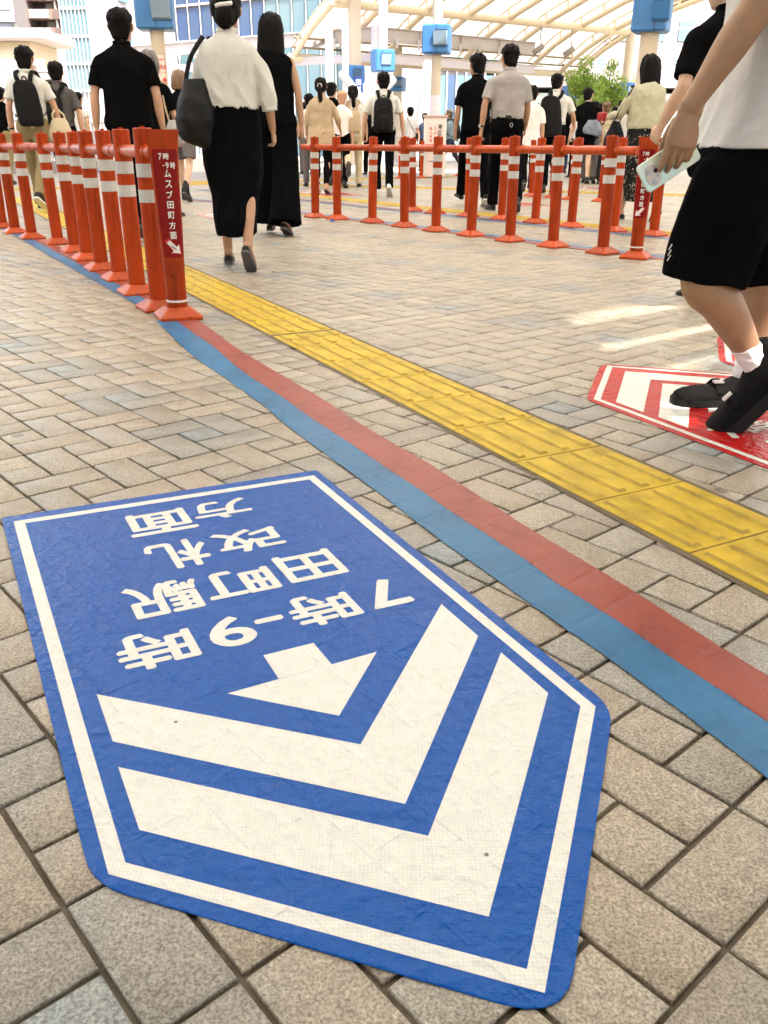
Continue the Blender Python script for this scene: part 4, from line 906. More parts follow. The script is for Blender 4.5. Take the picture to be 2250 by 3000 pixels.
def rail(a, b, label, group, sleeve=False, r=.030, zz=.738):
    a = np.array([*a, zz]); b = np.array([*b, zz]); d = nrm(b-a); L_ = np.linalg.norm(b-a)
    root = thing('barrier_rail', label, 'barrier rail', ((a+b)/2)*np.array([1, 1, 0]), math.atan2(d[1], d[0]), group)
    g = Geo(); g.cyl((-L_/2+.02, 0, zz), (L_/2-.02, 0, zz), r, k=24); auto(obj('pipe', g, 'orange2', root))
    for s in (-1, 1):
        e = Geo(); e.cyl((s*(L_/2-.065), 0, zz), (s*(L_/2-.037), 0, zz), r+.004, k=24); auto(obj('end_collar', e, 'orange2', root))
    if sleeve: g = Geo(); g.cyl((-.02, 0, zz), (.14, 0, zz), r+.003, k=24); auto(obj('joint_sleeve', g, 'orange2', root))
def sign_post(x, y, rz, label, arrow=1):
    root = thing('sign_post', label, 'sign post', (x, y, 0), rz, 'orange sign posts at the row ends')
    g = Geo(); st = [(.045, .048, .048), (.10, .047, .047), (.20, .048, .046), (.32, .052, .040), (.42, .056, .032), (.60, .060, .026), (.72, .064, .020), (.79, .070, .012), (.822, .074, .006), (.833, .074, .0055)]
    L_ = np.array(st); Z = np.linspace(.045, .833, 40)
    g.rings([(0, 0, z, np.interp(z, L_[:, 0], L_[:, 1]), np.interp(z, L_[:, 0], L_[:, 2])) for z in Z], k=40, pw=2.2); o = obj('post', g, 'orange', root); auto(o, 50)
    b = Geo()
    def sq(s, z, c=.12):
        e = s*(1-c); return [(s, -e, z), (s, e, z), (e, s, z), (-e, s, z), (-s, e, z), (-s, -e, z), (-e, -s, z), (e, -s, z)]
    b.loft([sq(.098, .0005), sq(.101, .004), sq(.101, .016), sq(.094, .023), sq(.060, .05), sq(.053, .055)]); auto(obj('base', b, 'orange2', root), 20)
    q = Geo(); q.rings([(0, 0, z, .0492, .0492) for z in (.078, .088)], k=32, pw=2); auto(obj('white_ring', q, 'white', root))
    # film wrapped on the front half
    def front(u, z, e=.0015):
        rx = np.interp(z, L_[:, 0], L_[:, 1]); ry = np.interp(z, L_[:, 0], L_[:, 2]); a = -math.pi/2+u*1.15
        ca, sa = math.cos(a), math.sin(a); pw = 2.2; return (math.copysign(abs(ca)**(2/pw), ca)*(rx+e), math.copysign(abs(sa)**(2/pw), sa)*(ry+e), z)
    f = Geo(); n, m_ = 14, 24; zz = np.linspace(.285, .752, m_); V = []
    for z in zz:
        k = .84 if z in (zz[0], zz[-1]) else 1
        for u in np.linspace(-1, 1, n): V.append(front(u*k*.86, z))
    f.add(V, [(i*n+j, i*n+j+1, (i+1)*n+j+1, (i+1)*n+j) for i in range(m_-1) for j in range(n-1)]); fo = obj('film_panel', f, 'darkred', root, smooth=True)
    def t(s, x_, z, w_, h_):
        V, Fc = glyph(s, w_, h_, .014)
        def P(v): 
            z_ = z+v[1]; rx = np.interp(z_, L_[:, 0], L_[:, 1]); u = max(-1, min(1, (x_+v[0])/rx)); ry = np.interp(z_, L_[:, 0], L_[:, 2]); y_ = -ry*(1-abs(u)**2.2)**(1/2.2)
            return (x_+v[0], y_-.0042-v[2], z_)
        g = Geo(); g.add([P(v) for v in V], Fc); obj('print', g, 'white', fo)
    t('7', -.022, .722, .014, .026); t('時', .004, .722, .026, .028)
    t('-', -.010, .684, .009, .003); t('9', .006, .684, .014, .026); t('時', .031, .684, .022, .028)
    for i, s in enumerate('ムスブ田町方面'): t(s, .004+.0*i, .650-i*.0445, .030, .032)
    g = Geo(); h = Geo(); z0 = .326; s_ = arrow
    ar = [(1.3*a_, 1.3*b_) for a_, b_ in [(-.028, .020), (-.016, .028), (.006, .005), (.014, .012), (.018, -.018), (-.014, -.014), (-.005, -.008)]]
    for G_, k, e in ((h, 1.25, .0030), (g, 1.0, .0044)):
        G_.add([(.006*s_+s_*x_*k, front((.006*s_+s_*x_*k)/.055/1.15, z0+z_*k)[1]-e, z0+z_*k) for x_, z_ in ar], [tuple(range(7)) if s_ < 0 else tuple(reversed(range(7)))])
    obj('arrow_outline', h, 'redink', fo); obj('arrow_mark', g, 'white', fo)
A = [(-3.425, 8.247), (-3.09, 7.773), (-2.714, 7.353), (-2.396, 6.835), (-2.145, 6.341), (-1.884, 5.828), (-1.638, 5.39), (-1.389, 4.876), (-1.149, 4.389)]
AA = [(-4.05, 9.25), (-3.75, 8.75)]+A
def yaw_of(p, q): return math.atan2(q[1]-p[1], q[0]-p[0])
ra_ = yaw_of(A[0], A[-1])
for i, (x, y) in enumerate(reversed(AA)):
    gpost(x, y, ra_, f'white banded orange post, {ORD[i+1] if i < 10 else "farthest"} from the sign post, left row', 'guide posts of the left row')
RA = list(reversed(AA))
rail((-1.149+.10, 4.389-.165), RA[0], 'short orange rail stub between the left sign post and its nearest guide post', 'rails of the left row')
for i in range(len(RA)-1): rail(RA[i], RA[i+1], f'orange rail of the left row, {ORD[i+1] if i < 9 else "tenth"} span counted from the sign post', 'rails of the left row', i in (1, 6))
sign_post(-1.003, 4.162, R(24), 'orange sign post with red lettered film at the near end of the left row', 1)
B = [(-.803, 10.252), (-.537, 9.986), (-.143, 9.60), (.190, 9.12), (.487, 8.66), (.787, 8.22), (1.088, 7.77), (1.385, 7.34), (1.693, 6.895)]
rb_ = yaw_of(B[0], B[-1]); RB = list(reversed(B))
for i, (x, y) in enumerate(RB): gpost(x, y, rb_, f'white banded orange post, {ORD[i+1]} from the sign post, nearer right row', 'guide posts of the nearer right row')
rail((1.693+.145, 6.895-.205), RB[0], 'short orange rail stub beside the right sign post', 'rails of the nearer right row')
for i in range(len(RB)-1): rail(RB[i], RB[i+1], f'orange rail of the nearer right row, {ORD[i+1]} span from the sign post', 'rails of the nearer right row', i in (3, 6))
rail(B[0], (-.95, 10.42), 'orange rail stub sticking out at the far end of the nearer right row', 'rails of the nearer right row')
sign_post(1.873, 6.61, R(-28), 'orange sign post with dark red film partly behind the held phone', -1)
Cc = [(.335, 11.321), (.601, 10.922), (.960, 10.479), (1.30, 10.08), (1.606, 9.64), (1.905, 9.188), (2.233, 8.749), (2.503, 8.329), (2.80, 7.9), (3.1, 7.45)]
RC = list(reversed(Cc))
for i, (x, y) in enumerate(RC): gpost(x, y, rb_, f'white banded orange post, {ORD[i+1]} from the right in the second right row', 'guide posts of the second right row')
for i in range(len(RC)-1): rail(RC[i], RC[i+1], f'orange rail of the second right row, {ORD[i+1]} span from the right', 'rails of the second right row')
Dd = [((2.373, 14.802), 'orange guide post far behind the second row, near the man with the large backpack'), ((2.628, 14.353), 'orange guide post far behind, beside the black suitcase side of the crowd'),
      ((2.83, 13.9), 'orange guide post far behind, in front of the black tee man'), ((3.194, 13.459), 'orange guide post far behind, left of the floral skirt')]
for (x, y), l in Dd: gpost(x, y, rb_, l, 'guide posts of the third right row')
for i in range(3): rail(Dd[i][0], Dd[i+1][0], f'orange rail of the third right row, {ORD[i+1]} span from the left', 'rails of the third right row')
Ee = [((.343, 22.1), 'distant orange guide post left of the notice cabinet'), ((.868, 22.5), 'distant orange guide post in front of the notice cabinet'), ((1.919, 24.0), 'distant orange guide post right of the notice cabinet'), ((-2.238, 15.36), 'lone orange guide post between the blouse woman and the woman in black')]
for (x, y), l in Ee: gpost(x, y, rb_, l, 'distant guide posts')
rail(Ee[0][0], Ee[1][0], 'distant orange rail across the front of the notice cabinet', 'distant rails'); rail(Ee[1][0], (1.45, 22.9), 'distant orange rail right of the notice cabinet', 'distant rails')
# litter by the posts
t_ = thing('crumpled_wrapper', 'small blue and white crumpled wrapper at the foot of a right row post', 'litter', ground(973, 650)); g = Geo(); g.tube([(-.02, 0, .012), (0, .004, .016), (.022, 0, .011)], [.010, .014, .010], k=9); put('wrapper_body', voxel(g, .004, 0), 'blueink', t_)
g = Geo(); g.tube([(-.035, .004, .008), (-.018, .0, .010)], [.008, .009], k=7, sub=1); obj('wrapper_tail', g, 'white', t_)
# ================================================================== PEOPLE
def dirv(pitch, ab=0., side=1):      # hanging direction; pitch forward, ab outward
    p, a = R(pitch), R(ab); return np.array([side*math.sin(a), math.sin(p)*math.cos(a), -math.cos(p)*math.cos(a)])
def rotv(v, ax, ang): 
    ax = nrm(ax); c, s = math.cos(ang), math.sin(ang); return v*c+np.cross(ax, v)*s+ax*(ax@v)*(1-c)
def hand(g, wp, d, pn, sc=1., curl=(25, 28, 30, 34), thumb=18, tside=1., spread=.03, wr=.026, tl_=1.):
    d = nrm(d); pn = nrm(pn-d*(pn@d)); l = np.cross(pn, d)*tside       # l points to the thumb side
    kn = wp+d*.088*sc
    g.tube([wp-d*.012*sc, wp+d*.02*sc, wp+d*.055*sc, kn], [(wr*sc, wr*.72*sc), (.029*sc, .017*sc), (.039*sc, .0155*sc), (.040*sc, .0125*sc)], ref=l, k=12, pw=2.4)
    for i, (o, ln) in enumerate(((.0285, .070), (.0098, .078), (-.0095, .073), (-.0275, .058))):
        p = kn+l*o*sc-d*.006*sc; f = d+l*(1.5-i)*spread; f = nrm(f); cu = R(curl[i]); pts = [p]; rr = [.0095*sc]
        for q, s in enumerate((.46, .30, .24)):
            f = rotv(f, np.cross(f, pn), cu*(1.0 if q == 0 else 1.15)); p = p+f*ln*s*sc; pts.append(p); rr.append((.0088, .0080, .0066)[q]*sc)
        g.tube(pts, rr, k=9, sub=3)
    p = wp+d*.030*sc+l*.022*sc+pn*.004*sc; f = nrm(d*.75+l*.62*tl_+pn*(.30+(1-tl_))); pts = [p]; rr = [.0135*sc]
    for q, s in enumerate((.036, .030, .026)):
        p = p+f*s*sc; pts.append(p); rr.append((.0115, .0098, .0078)[q]*sc); f = rotv(f, np.cross(f, d+pn*.5), R(thumb))
    g.tube(pts, rr, k=9, sub=3)
def shoe(root, an, fd, sx, s, m, kind='shoe', solem=None, parts=True):
    fd = nrm(fd); dn = nrm(np.cross(sx, fd)); dn = dn if dn[2] < 0 else -dn
    st = {'shoe': [(-.070, .020, .050), (-.062, .030, .078), (-.03, .035, .098), (.02, .037, .098), (.06, .041, .078), (.10, .046, .058), (.15, .047, .047), (.185, .037, .036), (.203, .016, .022)],
          'flat': [(-.062, .016, .035), (-.055, .027, .055), (-.02, .031, .056), (.03, .033, .040), (.08, .038, .034), (.12, .041, .036), (.155, .036, .032), (.180, .024, .024), (.192, .008, .014)],
          'boot': [(-.066, .024, .10), (-.058, .034, .20), (-.03, .040, .205), (.02, .042, .20), (.055, .042, .105), (.10, .046, .062), (.15, .046, .05), (.185, .036, .038), (.2, .014, .022)]}[kind]
    g = Geo(); rings = []
    for t, w_, h in st:
        c = an+fd*t*s+dn*(.078*s-h*s/2); ring = []
        for j in range(18):
            a = 2*math.pi*j/18; ca, sa = math.cos(a), math.sin(a); pw = 2.8 if sa < 0 else 2.1
            x = math.copysign(abs(ca)**(2/pw), ca)*w_*s; y = math.copysign(abs(sa)**(2/pw), sa)*h*s/2
            ring.append(c+sx*x-dn*y)
        rings.append(ring)
    g.loft(rings); o = obj('shoe', g, m, root); auto(o, 55)
    g = Geo(); rings = []
    for t, w_, h in st:
        ring = []
        for x, y in ((-1, 0), (1, 0), (1, 1), (-1, 1)): ring.append(an+fd*t*1.02*s+sx*x*(w_*s*1.04)+dn*((.080 if y else .064)*s))
        rings.append(ring)
    g.loft(rings); so_ = obj('sole', g, solem or 'greysole', o)
    return o
HAIRC = {}
def hair_mesh(style, hc, s, seed, tilt, hw=1.0):
    g = Geo(); k = 56
    L_ = [(0, -.055, -.085, .035, .022), (0, -.048, -.075, .052, .044), (0, -.030, -.05, .071, .066), (0, -.020, -.02, .082, .082), (0, -.016, .02, .088, .093), (0, -.012, .055, .087, .096), (0, -.010, .085, .078, .088), (0, -.010, .108, .058, .068), (0, -.010, .121, .034, .040), (0, -.01, .125, .008, .01)]
    if style == 'short': L_ = [(0, -.052, -.098, .030, .020), (0, -.050, -.088, .048, .034), (0, -.040, -.06, .062, .052), (0, -.030, -.02, .072, .068), (0, -.022, .015, .0775, .082), (0, -.014, .045, .087, .096), (0, -.010, .080, .082, .092), (0, -.008, .104, .064, .074), (0, -.006, .120, .038, .046), (0, -.004, .126, .008, .01)]
    fn = lambda p: tilt(p)
    g.rings(L_, k=k, pw=2.05, fn=fn, sub=3)
    if style in ('long', 'longer'):
        zb = -.36 if style == 'long' else -.44
        L2 = [(0, -.012, .10, .060, .062), (0, -.018, .06, .088, .090), (0, -.026, 0, .098, .092), (0, -.036, -.08, .101, .080), (0, -.052, -.16, .104, .062), (0, -.062, -.24, .100, .050), (0, -.066, -.32, .088, .044), (0, -.066, zb+.02, .070, .032), (0, -.064, zb, .050, .018)]
        g.rings(L2, k=k, pw=2.3, fn=fn, sub=3)
    if style == 'bob':
        L2 = [(0, -.012, .10, .062, .064), (0, -.018, .06, .090, .093), (0, -.022, 0, .100, .097), (0, -.028, -.06, .101, .088), (0, -.034, -.105, .092, .070), (0, -.036, -.125, .072, .05)]
        g.rings(L2, k=k, pw=2.2, fn=fn, sub=3)
    if style == 'pony':
        g.tube([fn(np.array(p)) for p in ((0, -.085, .02), (.0, -.125, .0), (.005, -.14, -.08), (.01, -.13, -.20), (.02, -.12, -.33), (.03, -.115, -.43))], [(.022, .02), (.026, .022), (.036, .024), (.036, .022), (.028, .018), (.010, .008)], k=26, sub=6)
    if style == 'bun':
        g.rings([(0.0, -.085, -.115, .020, .016), (.0, -.09, -.09, .046, .036), (0, -.09, -.05, .056, .046), (0, -.085, -.01, .054, .044), (0, -.07, .03, .03, .03)], k=40, fn=fn, sub=3)
    r0 = np.random.default_rng(seed+100)
    def tuft(p, d, l, r_=.0028): g.tube([fn(p), fn(p+d*l*.6), fn(p+d*l+np.array([0, -.002, -l*.25]))], [r_, r_*.8, r_*.25], k=5, sub=2, rnd=False)
    if style == 'short':
        for q in range(150):
            a = r0.uniform(0, 6.283); e = r0.uniform(-.25, 1.0)**1; c_ = np.array([0, -.012, .03]); dr = np.array([math.cos(a)*math.cos(e*1.5), math.sin(a)*math.cos(e*1.5)-.15, math.sin(e*1.5)])
            p = c_+dr*np.array([.080, .088, .088]); d = nrm(dr*.45+np.array([r0.normal(0, .5), r0.normal(0, .4), -.25+r0.normal(0, .3)])); tuft(p, d, r0.uniform(.014, .030))
    elif style in ('long', 'longer', 'bob'):
        zz = {'long': -.34, 'longer': -.42, 'bob': -.10}[style]
        for q in range(46):
            x = r0.uniform(-.085, .085); tuft(np.array([x, -.045 if style == 'bob' else -.068+r0.normal(0, .012), zz+r0.uniform(-.01, .05)]), nrm(np.array([r0.normal(0, .16), r0.normal(0, .1), -1])), r0.uniform(.03, .06))
    me = g.mesh('hair'); n = len(me.vertices); co = np.empty(n*3, np.float32); me.vertices.foreach_get('co', co); co = co.reshape(-1, 3)
    r_ = np.random.default_rng(seed); cen = tilt(np.array([0, -.01, .01])); dd = co-cen; az = np.arctan2(dd[:, 0], dd[:, 1])
    disp = sum(np.sin(az*f+r_.uniform(0, 6)+dd[:, 2]*r_.uniform(-15, 15))*a for f, a in ((17, .0018), (29, .0016), (41, .0014), (7, .0028), (4, .0026)))
    disp = disp + np.sin(dd[:, 2]*70+az*5+r_.uniform(0, 6))*.0016 + np.sin(dd[:, 0]*95+r_.uniform(0, 6))*np.clip(dd[:, 2]*14, 0, 1)*.0035
    co += (dd/np.linalg.norm(dd, axis=1)[:, None]*disp[:, None]).astype(np.float32); co += r_.normal(0, .0006, co.shape)
    me.vertices.foreach_set('co', co.astype(np.float32).ravel()); me.update(); return me
def person(label, pos, H, yaw, top='shirt', topm='whitecloth', bot='trousers', botm='black2', hair='short', hairm='blackhair', skin='skin', wf=1., la=(6, 8, 12), ra=(-6, 8, 12), ll=(-22, 25, 35), rl=(18, 4, 0), lean=3, head=(0, 0), shoem='leather', shoek='shoe', solem=None, group='people walking away across the deck', sleeve=.55, hem=None, vox=.010, seed=0, female=False, tuck=False, fold=.006, sock=None, collar=True, extra=None, splay=3, curl=(25, 28, 30, 34)):
    s = H/1.75; x, y = pos[0], pos[1]
    root = thing('person', label, 'person', (x, y, 0), R(yaw), group)
    sh_w = (.165 if not female else .145)*wf; hip_w = .088
    def leg(side, a, kb, fp):
        hp = np.array([side*hip_w, 0, .93]); sx_ = R(splay*side*-.2)
        td = np.array([side*.02, math.sin(R(a)), -math.cos(R(a))]); kn = hp+td*.44
        sd_ = np.array([side*.0, math.sin(R(a-kb)), -math.cos(R(a-kb))]); an = kn+sd_*.42
        fd = np.array([side*.10, math.cos(R(fp)), -math.sin(R(fp))]); return hp, kn, an, nrm(fd)
    Lg = leg(-1, *ll); Rg = leg(1, *rl)
    low = []
    for hp, kn, an, fd in (Lg, Rg):
        dn = np.array([0, -fd[2]*-1, -fd[1]]); dn = nrm(np.array([0, fd[2], -fd[1]]))
        low += [(an-fd*.06+dn*.08)[2], (an+fd*.15+dn*.08)[2], (an+fd*.2+dn*.05)[2]]
    dz = -min(low)
    hipc = np.array([0, 0, .93+dz]); ln = R(lean)
    def U(p):
        p = np.array(p, float)+[0, 0, dz]; d = p-hipc; c, sn = math.cos(ln), math.sin(ln); t = min(max(d[2]/.15, 0), 1)
        q = np.array([d[0], d[1]*c+d[2]*sn*1.0, d[2]*c-d[1]*sn]); q = d*(1-t)+q*t; return (hipc+q)*s
    def D(p): return (np.array(p, float)+[0, 0, dz])*s
    hx, hp_ = R(head[0]), R(head[1])       # turn (left +), nod (forward +)
    hc = np.array([0, .015, 1.622]); nk = np.array([0, 0, 1.53])
    def tilt(p):
        p = np.array(p, float)*np.array([1.13, 1.08, 1.06]); c, sn = math.cos(hx), math.sin(hx); p = np.array([p[0]*c-p[1]*sn, p[0]*sn+p[1]*c, p[2]])
        c, sn = math.cos(hp_), math.sin(hp_); q = p+(hc-nk); q = np.array([q[0], q[1]*c+q[2]*sn, q[2]*c-q[1]*sn]); return U(nk+q)
    g = Geo()
    # head : skull, jaw, nose, ears, lips, brow
    g.rings([(0, .030, -.118, .028, .030), (0, .025, -.108, .045, .050), (0, .016, -.075, .058, .072), (0, .008, -.035, .067, .085), (0, .0, .01, .073, .094), (0, -.002, .05, .074, .094), (0, -.004, .085, .062, .078), (0, -.004, .108, .038, .048), (0, -.004, .116, .01, .012)], k=28, fn=tilt, sub=3)
    g.tube([tilt(p) for p in ((0, .092, .018), (0, .104, -.006), (0, .110, -.026), (0, .100, -.034))], [.008*s, .009*s, .0125*s, .010*s], k=8)
    g.tube([tilt(p) for p in ((-.022, .090, -.066), (0, .097, -.064), (.022, .090, -.066))], [.005*s, .0075*s, .005*s], k=8)
    g.tube([tilt(p) for p in ((-.045, .076, .026), (0, .092, .030), (.045, .076, .026))], [.007*s, .007*s, .007*s], k=8)
    for sd_ in (-1, 1): g.tube([tilt((sd_*.080, -.002, .022)), tilt((sd_*.088, -.008, .0)), tilt((sd_*.079, .0, -.030))], [(.006*s, .017*s), (.0075*s, .019*s), (.006*s, .010*s)], ref=(1, 0, 0), k=10)
    g.tube([U((0, -.012, 1.42)), U((0, -.006, 1.50)), tilt((0, -.012, -.07)), tilt((0, -.008, -.02))], [(.062*s*wf, .06*s), (.053*s, .054*s), (.052*s, .054*s), (.055*s, .055*s)], k=18)
    # torso
    tor = [(0, 0, .84, .10, .085), (0, 0, .92, .155*wf, .105), (0, .002, 1.0, .150*wf, .105), (0, .0, 1.10, .132*wf, .095), (0, .0, 1.22, .145*wf, .105), (0, -.004, 1.33, .160*wf, .110), (0, -.01, 1.41, sh_w*.93, .09), (0, -.012, 1.46, .085, .065), (0, -.01, 1.49, .05, .05)]
    if female: tor[1] = (0, 0, .92, .158*wf, .11); tor[3] = (0, 0, 1.10, .118*wf, .09); tor[5] = (0, -.004, 1.33, .143*wf, .10)
    g.rings(tor, k=26, fn=U, sub=3)
    arms = []
    for side, (a, ab, eb) in ((-1, la), (1, ra)):
        sp_ = np.array([side*sh_w, -.008, 1.405]); d1 = dirv(a, ab, side); el = sp_+d1*.285; d2 = dirv(a+eb, ab*.35 if abs(ab) < 25 else ab*.6, side); wr = el+d2*.245
        arms.append((sp_, el, wr, d1, d2, side))
        P_ = [U(q) for q in (sp_+np.array([-side*.012, 0, -.012]), sp_*.5+el*.5, el, el*.55+wr*.45, wr)]
        f_ = .88 if female else 1.
        g.tube(P_, [r_*s*f_ for r_ in ((.038, .040, .036, .037, .025) if sleeve > 0 else (.047, .043, .036, .037, .025))], k=14)
        dd = nrm(U(wr)-U(el)); pn = np.array([-side*.9, .25, 0.]); hand(g, U(wr), dd, pn, s*.96*f_, curl=curl, tside=(-1. if side > 0 else 1.))
    for hp, kn, an, fd in (Lg, Rg):
        f_ = .95 if female else 1.
        g.tube([D(hp), D(hp*.5+kn*.5), D(kn), D(kn*.68+an*.32), D(kn*.35+an*.65), D(an)], [r_*s*f_ for r_ in (.088, .073, .052, .054, .042, .034)], k=16)
        g.tube([D(an-fd*.03), D(an+fd*.06+np.array([0, 0, -.028])), D(an+fd*.13+np.array([0, 0, -.045]))], [(.030*s, .030*s), (.034*s, .026*s), (.036*s, .016*s)], k=10)
    put('body', voxel(g, vox*.75, 2, name='body'), skin, root, smooth=True)
    # hair
    hm = hair_mesh(hair, hairm, s, seed, tilt, 1.0)
    ho = put('hair', hm, hairm, root, smooth=True)
    # lower garment
    if bot in ('trousers', 'wide', 'shorts', 'leggings'):
        g = Geo(); ex = {'trousers': .012, 'wide': .02, 'shorts': .02, 'leggings': .004}[bot]
        g.rings([(0, 0, .80, .12, .09), (0, -.004, .88, .165*wf+ex, .115+ex), (0, -.004, .96, .160*wf+ex, .112+ex), (0, 0, 1.03, .145*wf+ex*.6, .102+ex*.6), (0, 0, 1.05, .142*wf+ex*.5, .10+ex*.5)], k=26, fn=D, sub=2)
        for hp, kn, an, fd in (Lg, Rg):
            if bot == 'shorts':
                e = kn*.80+hp*.20; g.tube([D(hp+[0, 0, .03]), D(hp*.5+kn*.5), D(e)], [(.100*s, .105*s), (.098*s, .100*s), (.098*s, .100*s)], k=18, rnd=False)
            else:
                rr = {'trousers': (.098, .086, .070, .066, .062, .066), 'wide': (.105, .112, .118, .125, .135, .15), 'leggings': (.092, .078, .057, .059, .047, .04)}[bot]
                e = an*.98+kn*.02+np.array([0, -.01, -.02 if bot != 'leggings' else .04])
                g.tube([D(hp), D(hp*.5+kn*.5), D(kn), D(kn*.66+an*.34), D(kn*.33+an*.67), D(e)], [q*s*1.0 for q in rr], k=18, rnd=False)
        me = voxel(g, vox, 4, name='lower'); warp(me, fold*s, (14, 14, 9), seed+1); put({'shorts': 'shorts', 'leggings': 'leggings'}.get(bot, 'trousers'), me, botm, root, smooth=True)
    elif bot in ('skirt', 'longskirt', 'miniskirt'):
        g = Geo(); mid = (Lg[1]+Rg[1])/2; ma = (Lg[2]+Rg[2])/2
        zb = {'skirt': .45, 'longskirt': .22, 'miniskirt': .66}[bot]; sp = abs(Lg[1][1]-Rg[1][1])/2
        Ls = [(0, 0, 1.115, .134*wf, .104), (0, 0, 1.05, .152*wf, .110), (0, -.004, .96, .168*wf, .120), (0, -.008, .87, .178*wf, .13), (0, mid[1]*.6, .68, .178*wf, .135+sp*.4), (0, mid[1], .48, .165, .14+sp*.9), (0, ma[1]*.7, .34, .150, .15+sp), (0, ma[1]*.8, .22, .135, .15+sp)]
        Ls = [q for q in Ls if q[2] > zb-.02]+([(0, mid[1], zb, .17, .15+sp*.8)] if zb > .3 else [])
        g.rings(Ls, k=30, fn=D, sub=3); me = voxel(g, vox, 3, name='skirt'); warp(me, fold*1.5*s, (22, 22, 2), seed+1); put('skirt', me, botm, root, smooth=True)
    # upper garment
    g = Geo(); hz = hem if hem is not None else (.99 if tuck else .90)
    b_ = .014 if topm != 'knit' else .03
    if female: b_ += .004
    T = [(0, -.002, hz, .158*wf+b_*1.1, .118+b_)] if hz < .97 else [(0, 0, hz, .140*wf+b_, .105+b_)]
    if hz < .80: T = [(0, -.004, hz, .19*wf+b_*1.5, .15+b_), (0, -.003, .88, .175*wf+b_*1.2, .13+b_)]
    T += [(0, 0, 1.02, .150*wf+b_, .112+b_), (0, -.004, 1.10, .146*wf+b_*1.2, .110+b_*1.2), (0, -.006, 1.22, (.156 if not female else .146)*wf+b_, .116+b_), (0, -.008, 1.33, (.170 if not female else .154)*wf+b_, .118+b_), (0, -.012, 1.405, sh_w*.98+b_, .098+b_), (0, -.014, 1.445, sh_w*.74, .078+b_), (0, -.014, 1.478, sh_w*.42, .064+b_*.5), (0, -.012, 1.50, .062, .060)]
    g.rings(T, k=30, fn=U, sub=3, pw=2.25)
    if sleeve > 0:
        for sp_, el, wr, d1, d2, side in arms:
            f_ = 1.0 if not female else .92; L1 = min(sleeve, 1.0)
            if sleeve <= 1: pts = [sp_+np.array([-side*.055, 0, -.02]), sp_+(el-sp_)*.18+np.array([-side*.008, 0, 0]), sp_+(el-sp_)*L1*.6, sp_+(el-sp_)*L1]; rr = [.054, .057, .061, .066]
            else:
                e2 = el+(wr-el)*(sleeve-1); pts = [sp_+np.array([-side*.05, 0, -.015]), sp_*.5+el*.5, el, (el+e2)/2, e2]; rr = [.056, .057, .054, .052, .048] if topm != 'whitecloth' or not female else [.056, .063, .060, .062, .054]
            g.tube([U(q) for q in pts], [q*s*f_ for q in rr], k=18, rnd=False)
    me = voxel(g, vox, 5, name='upper')
    warp(me, fold*s, (16, 16, 10), seed+2); put({'shirt': 'shirt', 'polo': 'polo_shirt', 'blouse': 'blouse', 'knit': 'sweater', 'cardigan': 'cardigan', 'vest': 'sleeveless_top', 'tee': 't_shirt'}[top], me, topm, root, smooth=True)
    if collar:
        g = Geo(); k = 26; rings = []
        for rr, zz in ((.062, 1.475), (.067, 1.515), (.071, 1.513), (.073, 1.478)):
            rings.append([U((math.cos(2*math.pi*j/k)*rr, -.012+math.sin(2*math.pi*j/k)*rr, zz-.018*max(0, math.sin(2*math.pi*j/k)))) for j in range(k)])
        rings.append(rings[0]); g.loft(rings, False); put('collar', g.mesh('collar'), topm, root, smooth=True)
    for nm, (hp, kn, an, fd) in (('l', Lg), ('r', Rg)):
        shoe(root, D(an), fd, nrm(np.cross(fd, (0, 0, 1))), s, shoem, shoek, solem)
        if sock:
            g = Geo(); g.tube([D(an+[0, 0, -.02]), D(an*.86+kn*.14)], [.043*s, .044*s], k=16, sub=1, rnd=False); obj('sock', g, sock, root, smooth=True)
    mw = root.matrix_basis
    Rz = Matrix.Rotation(R(yaw), 3, 'Z')
    info = dict(root=root, U=U, D=D, s=s, arms=arms, legs=(Lg, Rg), tilt=tilt, pos=np.array([x, y, 0.]), yaw=yaw)
    info['W'] = lambda p: np.array(Rz @ Vector(tuple(map(float, p))))+np.array([x, y, 0.])
    return info
def belt_ring(P, mm='blackplastic'):
    U, s = P['D'], P['s']; g = Geo(); k = 28
    g.loft([[U((math.cos(2*math.pi*j/k)*r[0], math.sin(2*math.pi*j/k)*r[1], z)) for j in range(k)] for r, z in (((.156, .118), 1.0), ((.158, .12), 1.03))]); obj('belt', g, mm, P['root'])
def watch(P, side):
    a = [q for q in P['arms'] if q[5] == side][0]; U, s = P['U'], P['s']; g = Geo(); p = a[1]*.10+a[2]*.90; d = nrm(a[2]-a[1])
    g.tube([U(p-d*.009), U(p+d*.009)], [.030*s, .030*s], k=18, sub=1, rnd=False); o = obj('watch', g, 'blackplastic', P['root'], smooth=True)
    c = Geo(); c.cyl(U(p+np.array([side*.026, -.012, 0])), U(p+np.array([side*.033, -.016, 0])), .016*s); obj('watch_face', c, 'steel', o)
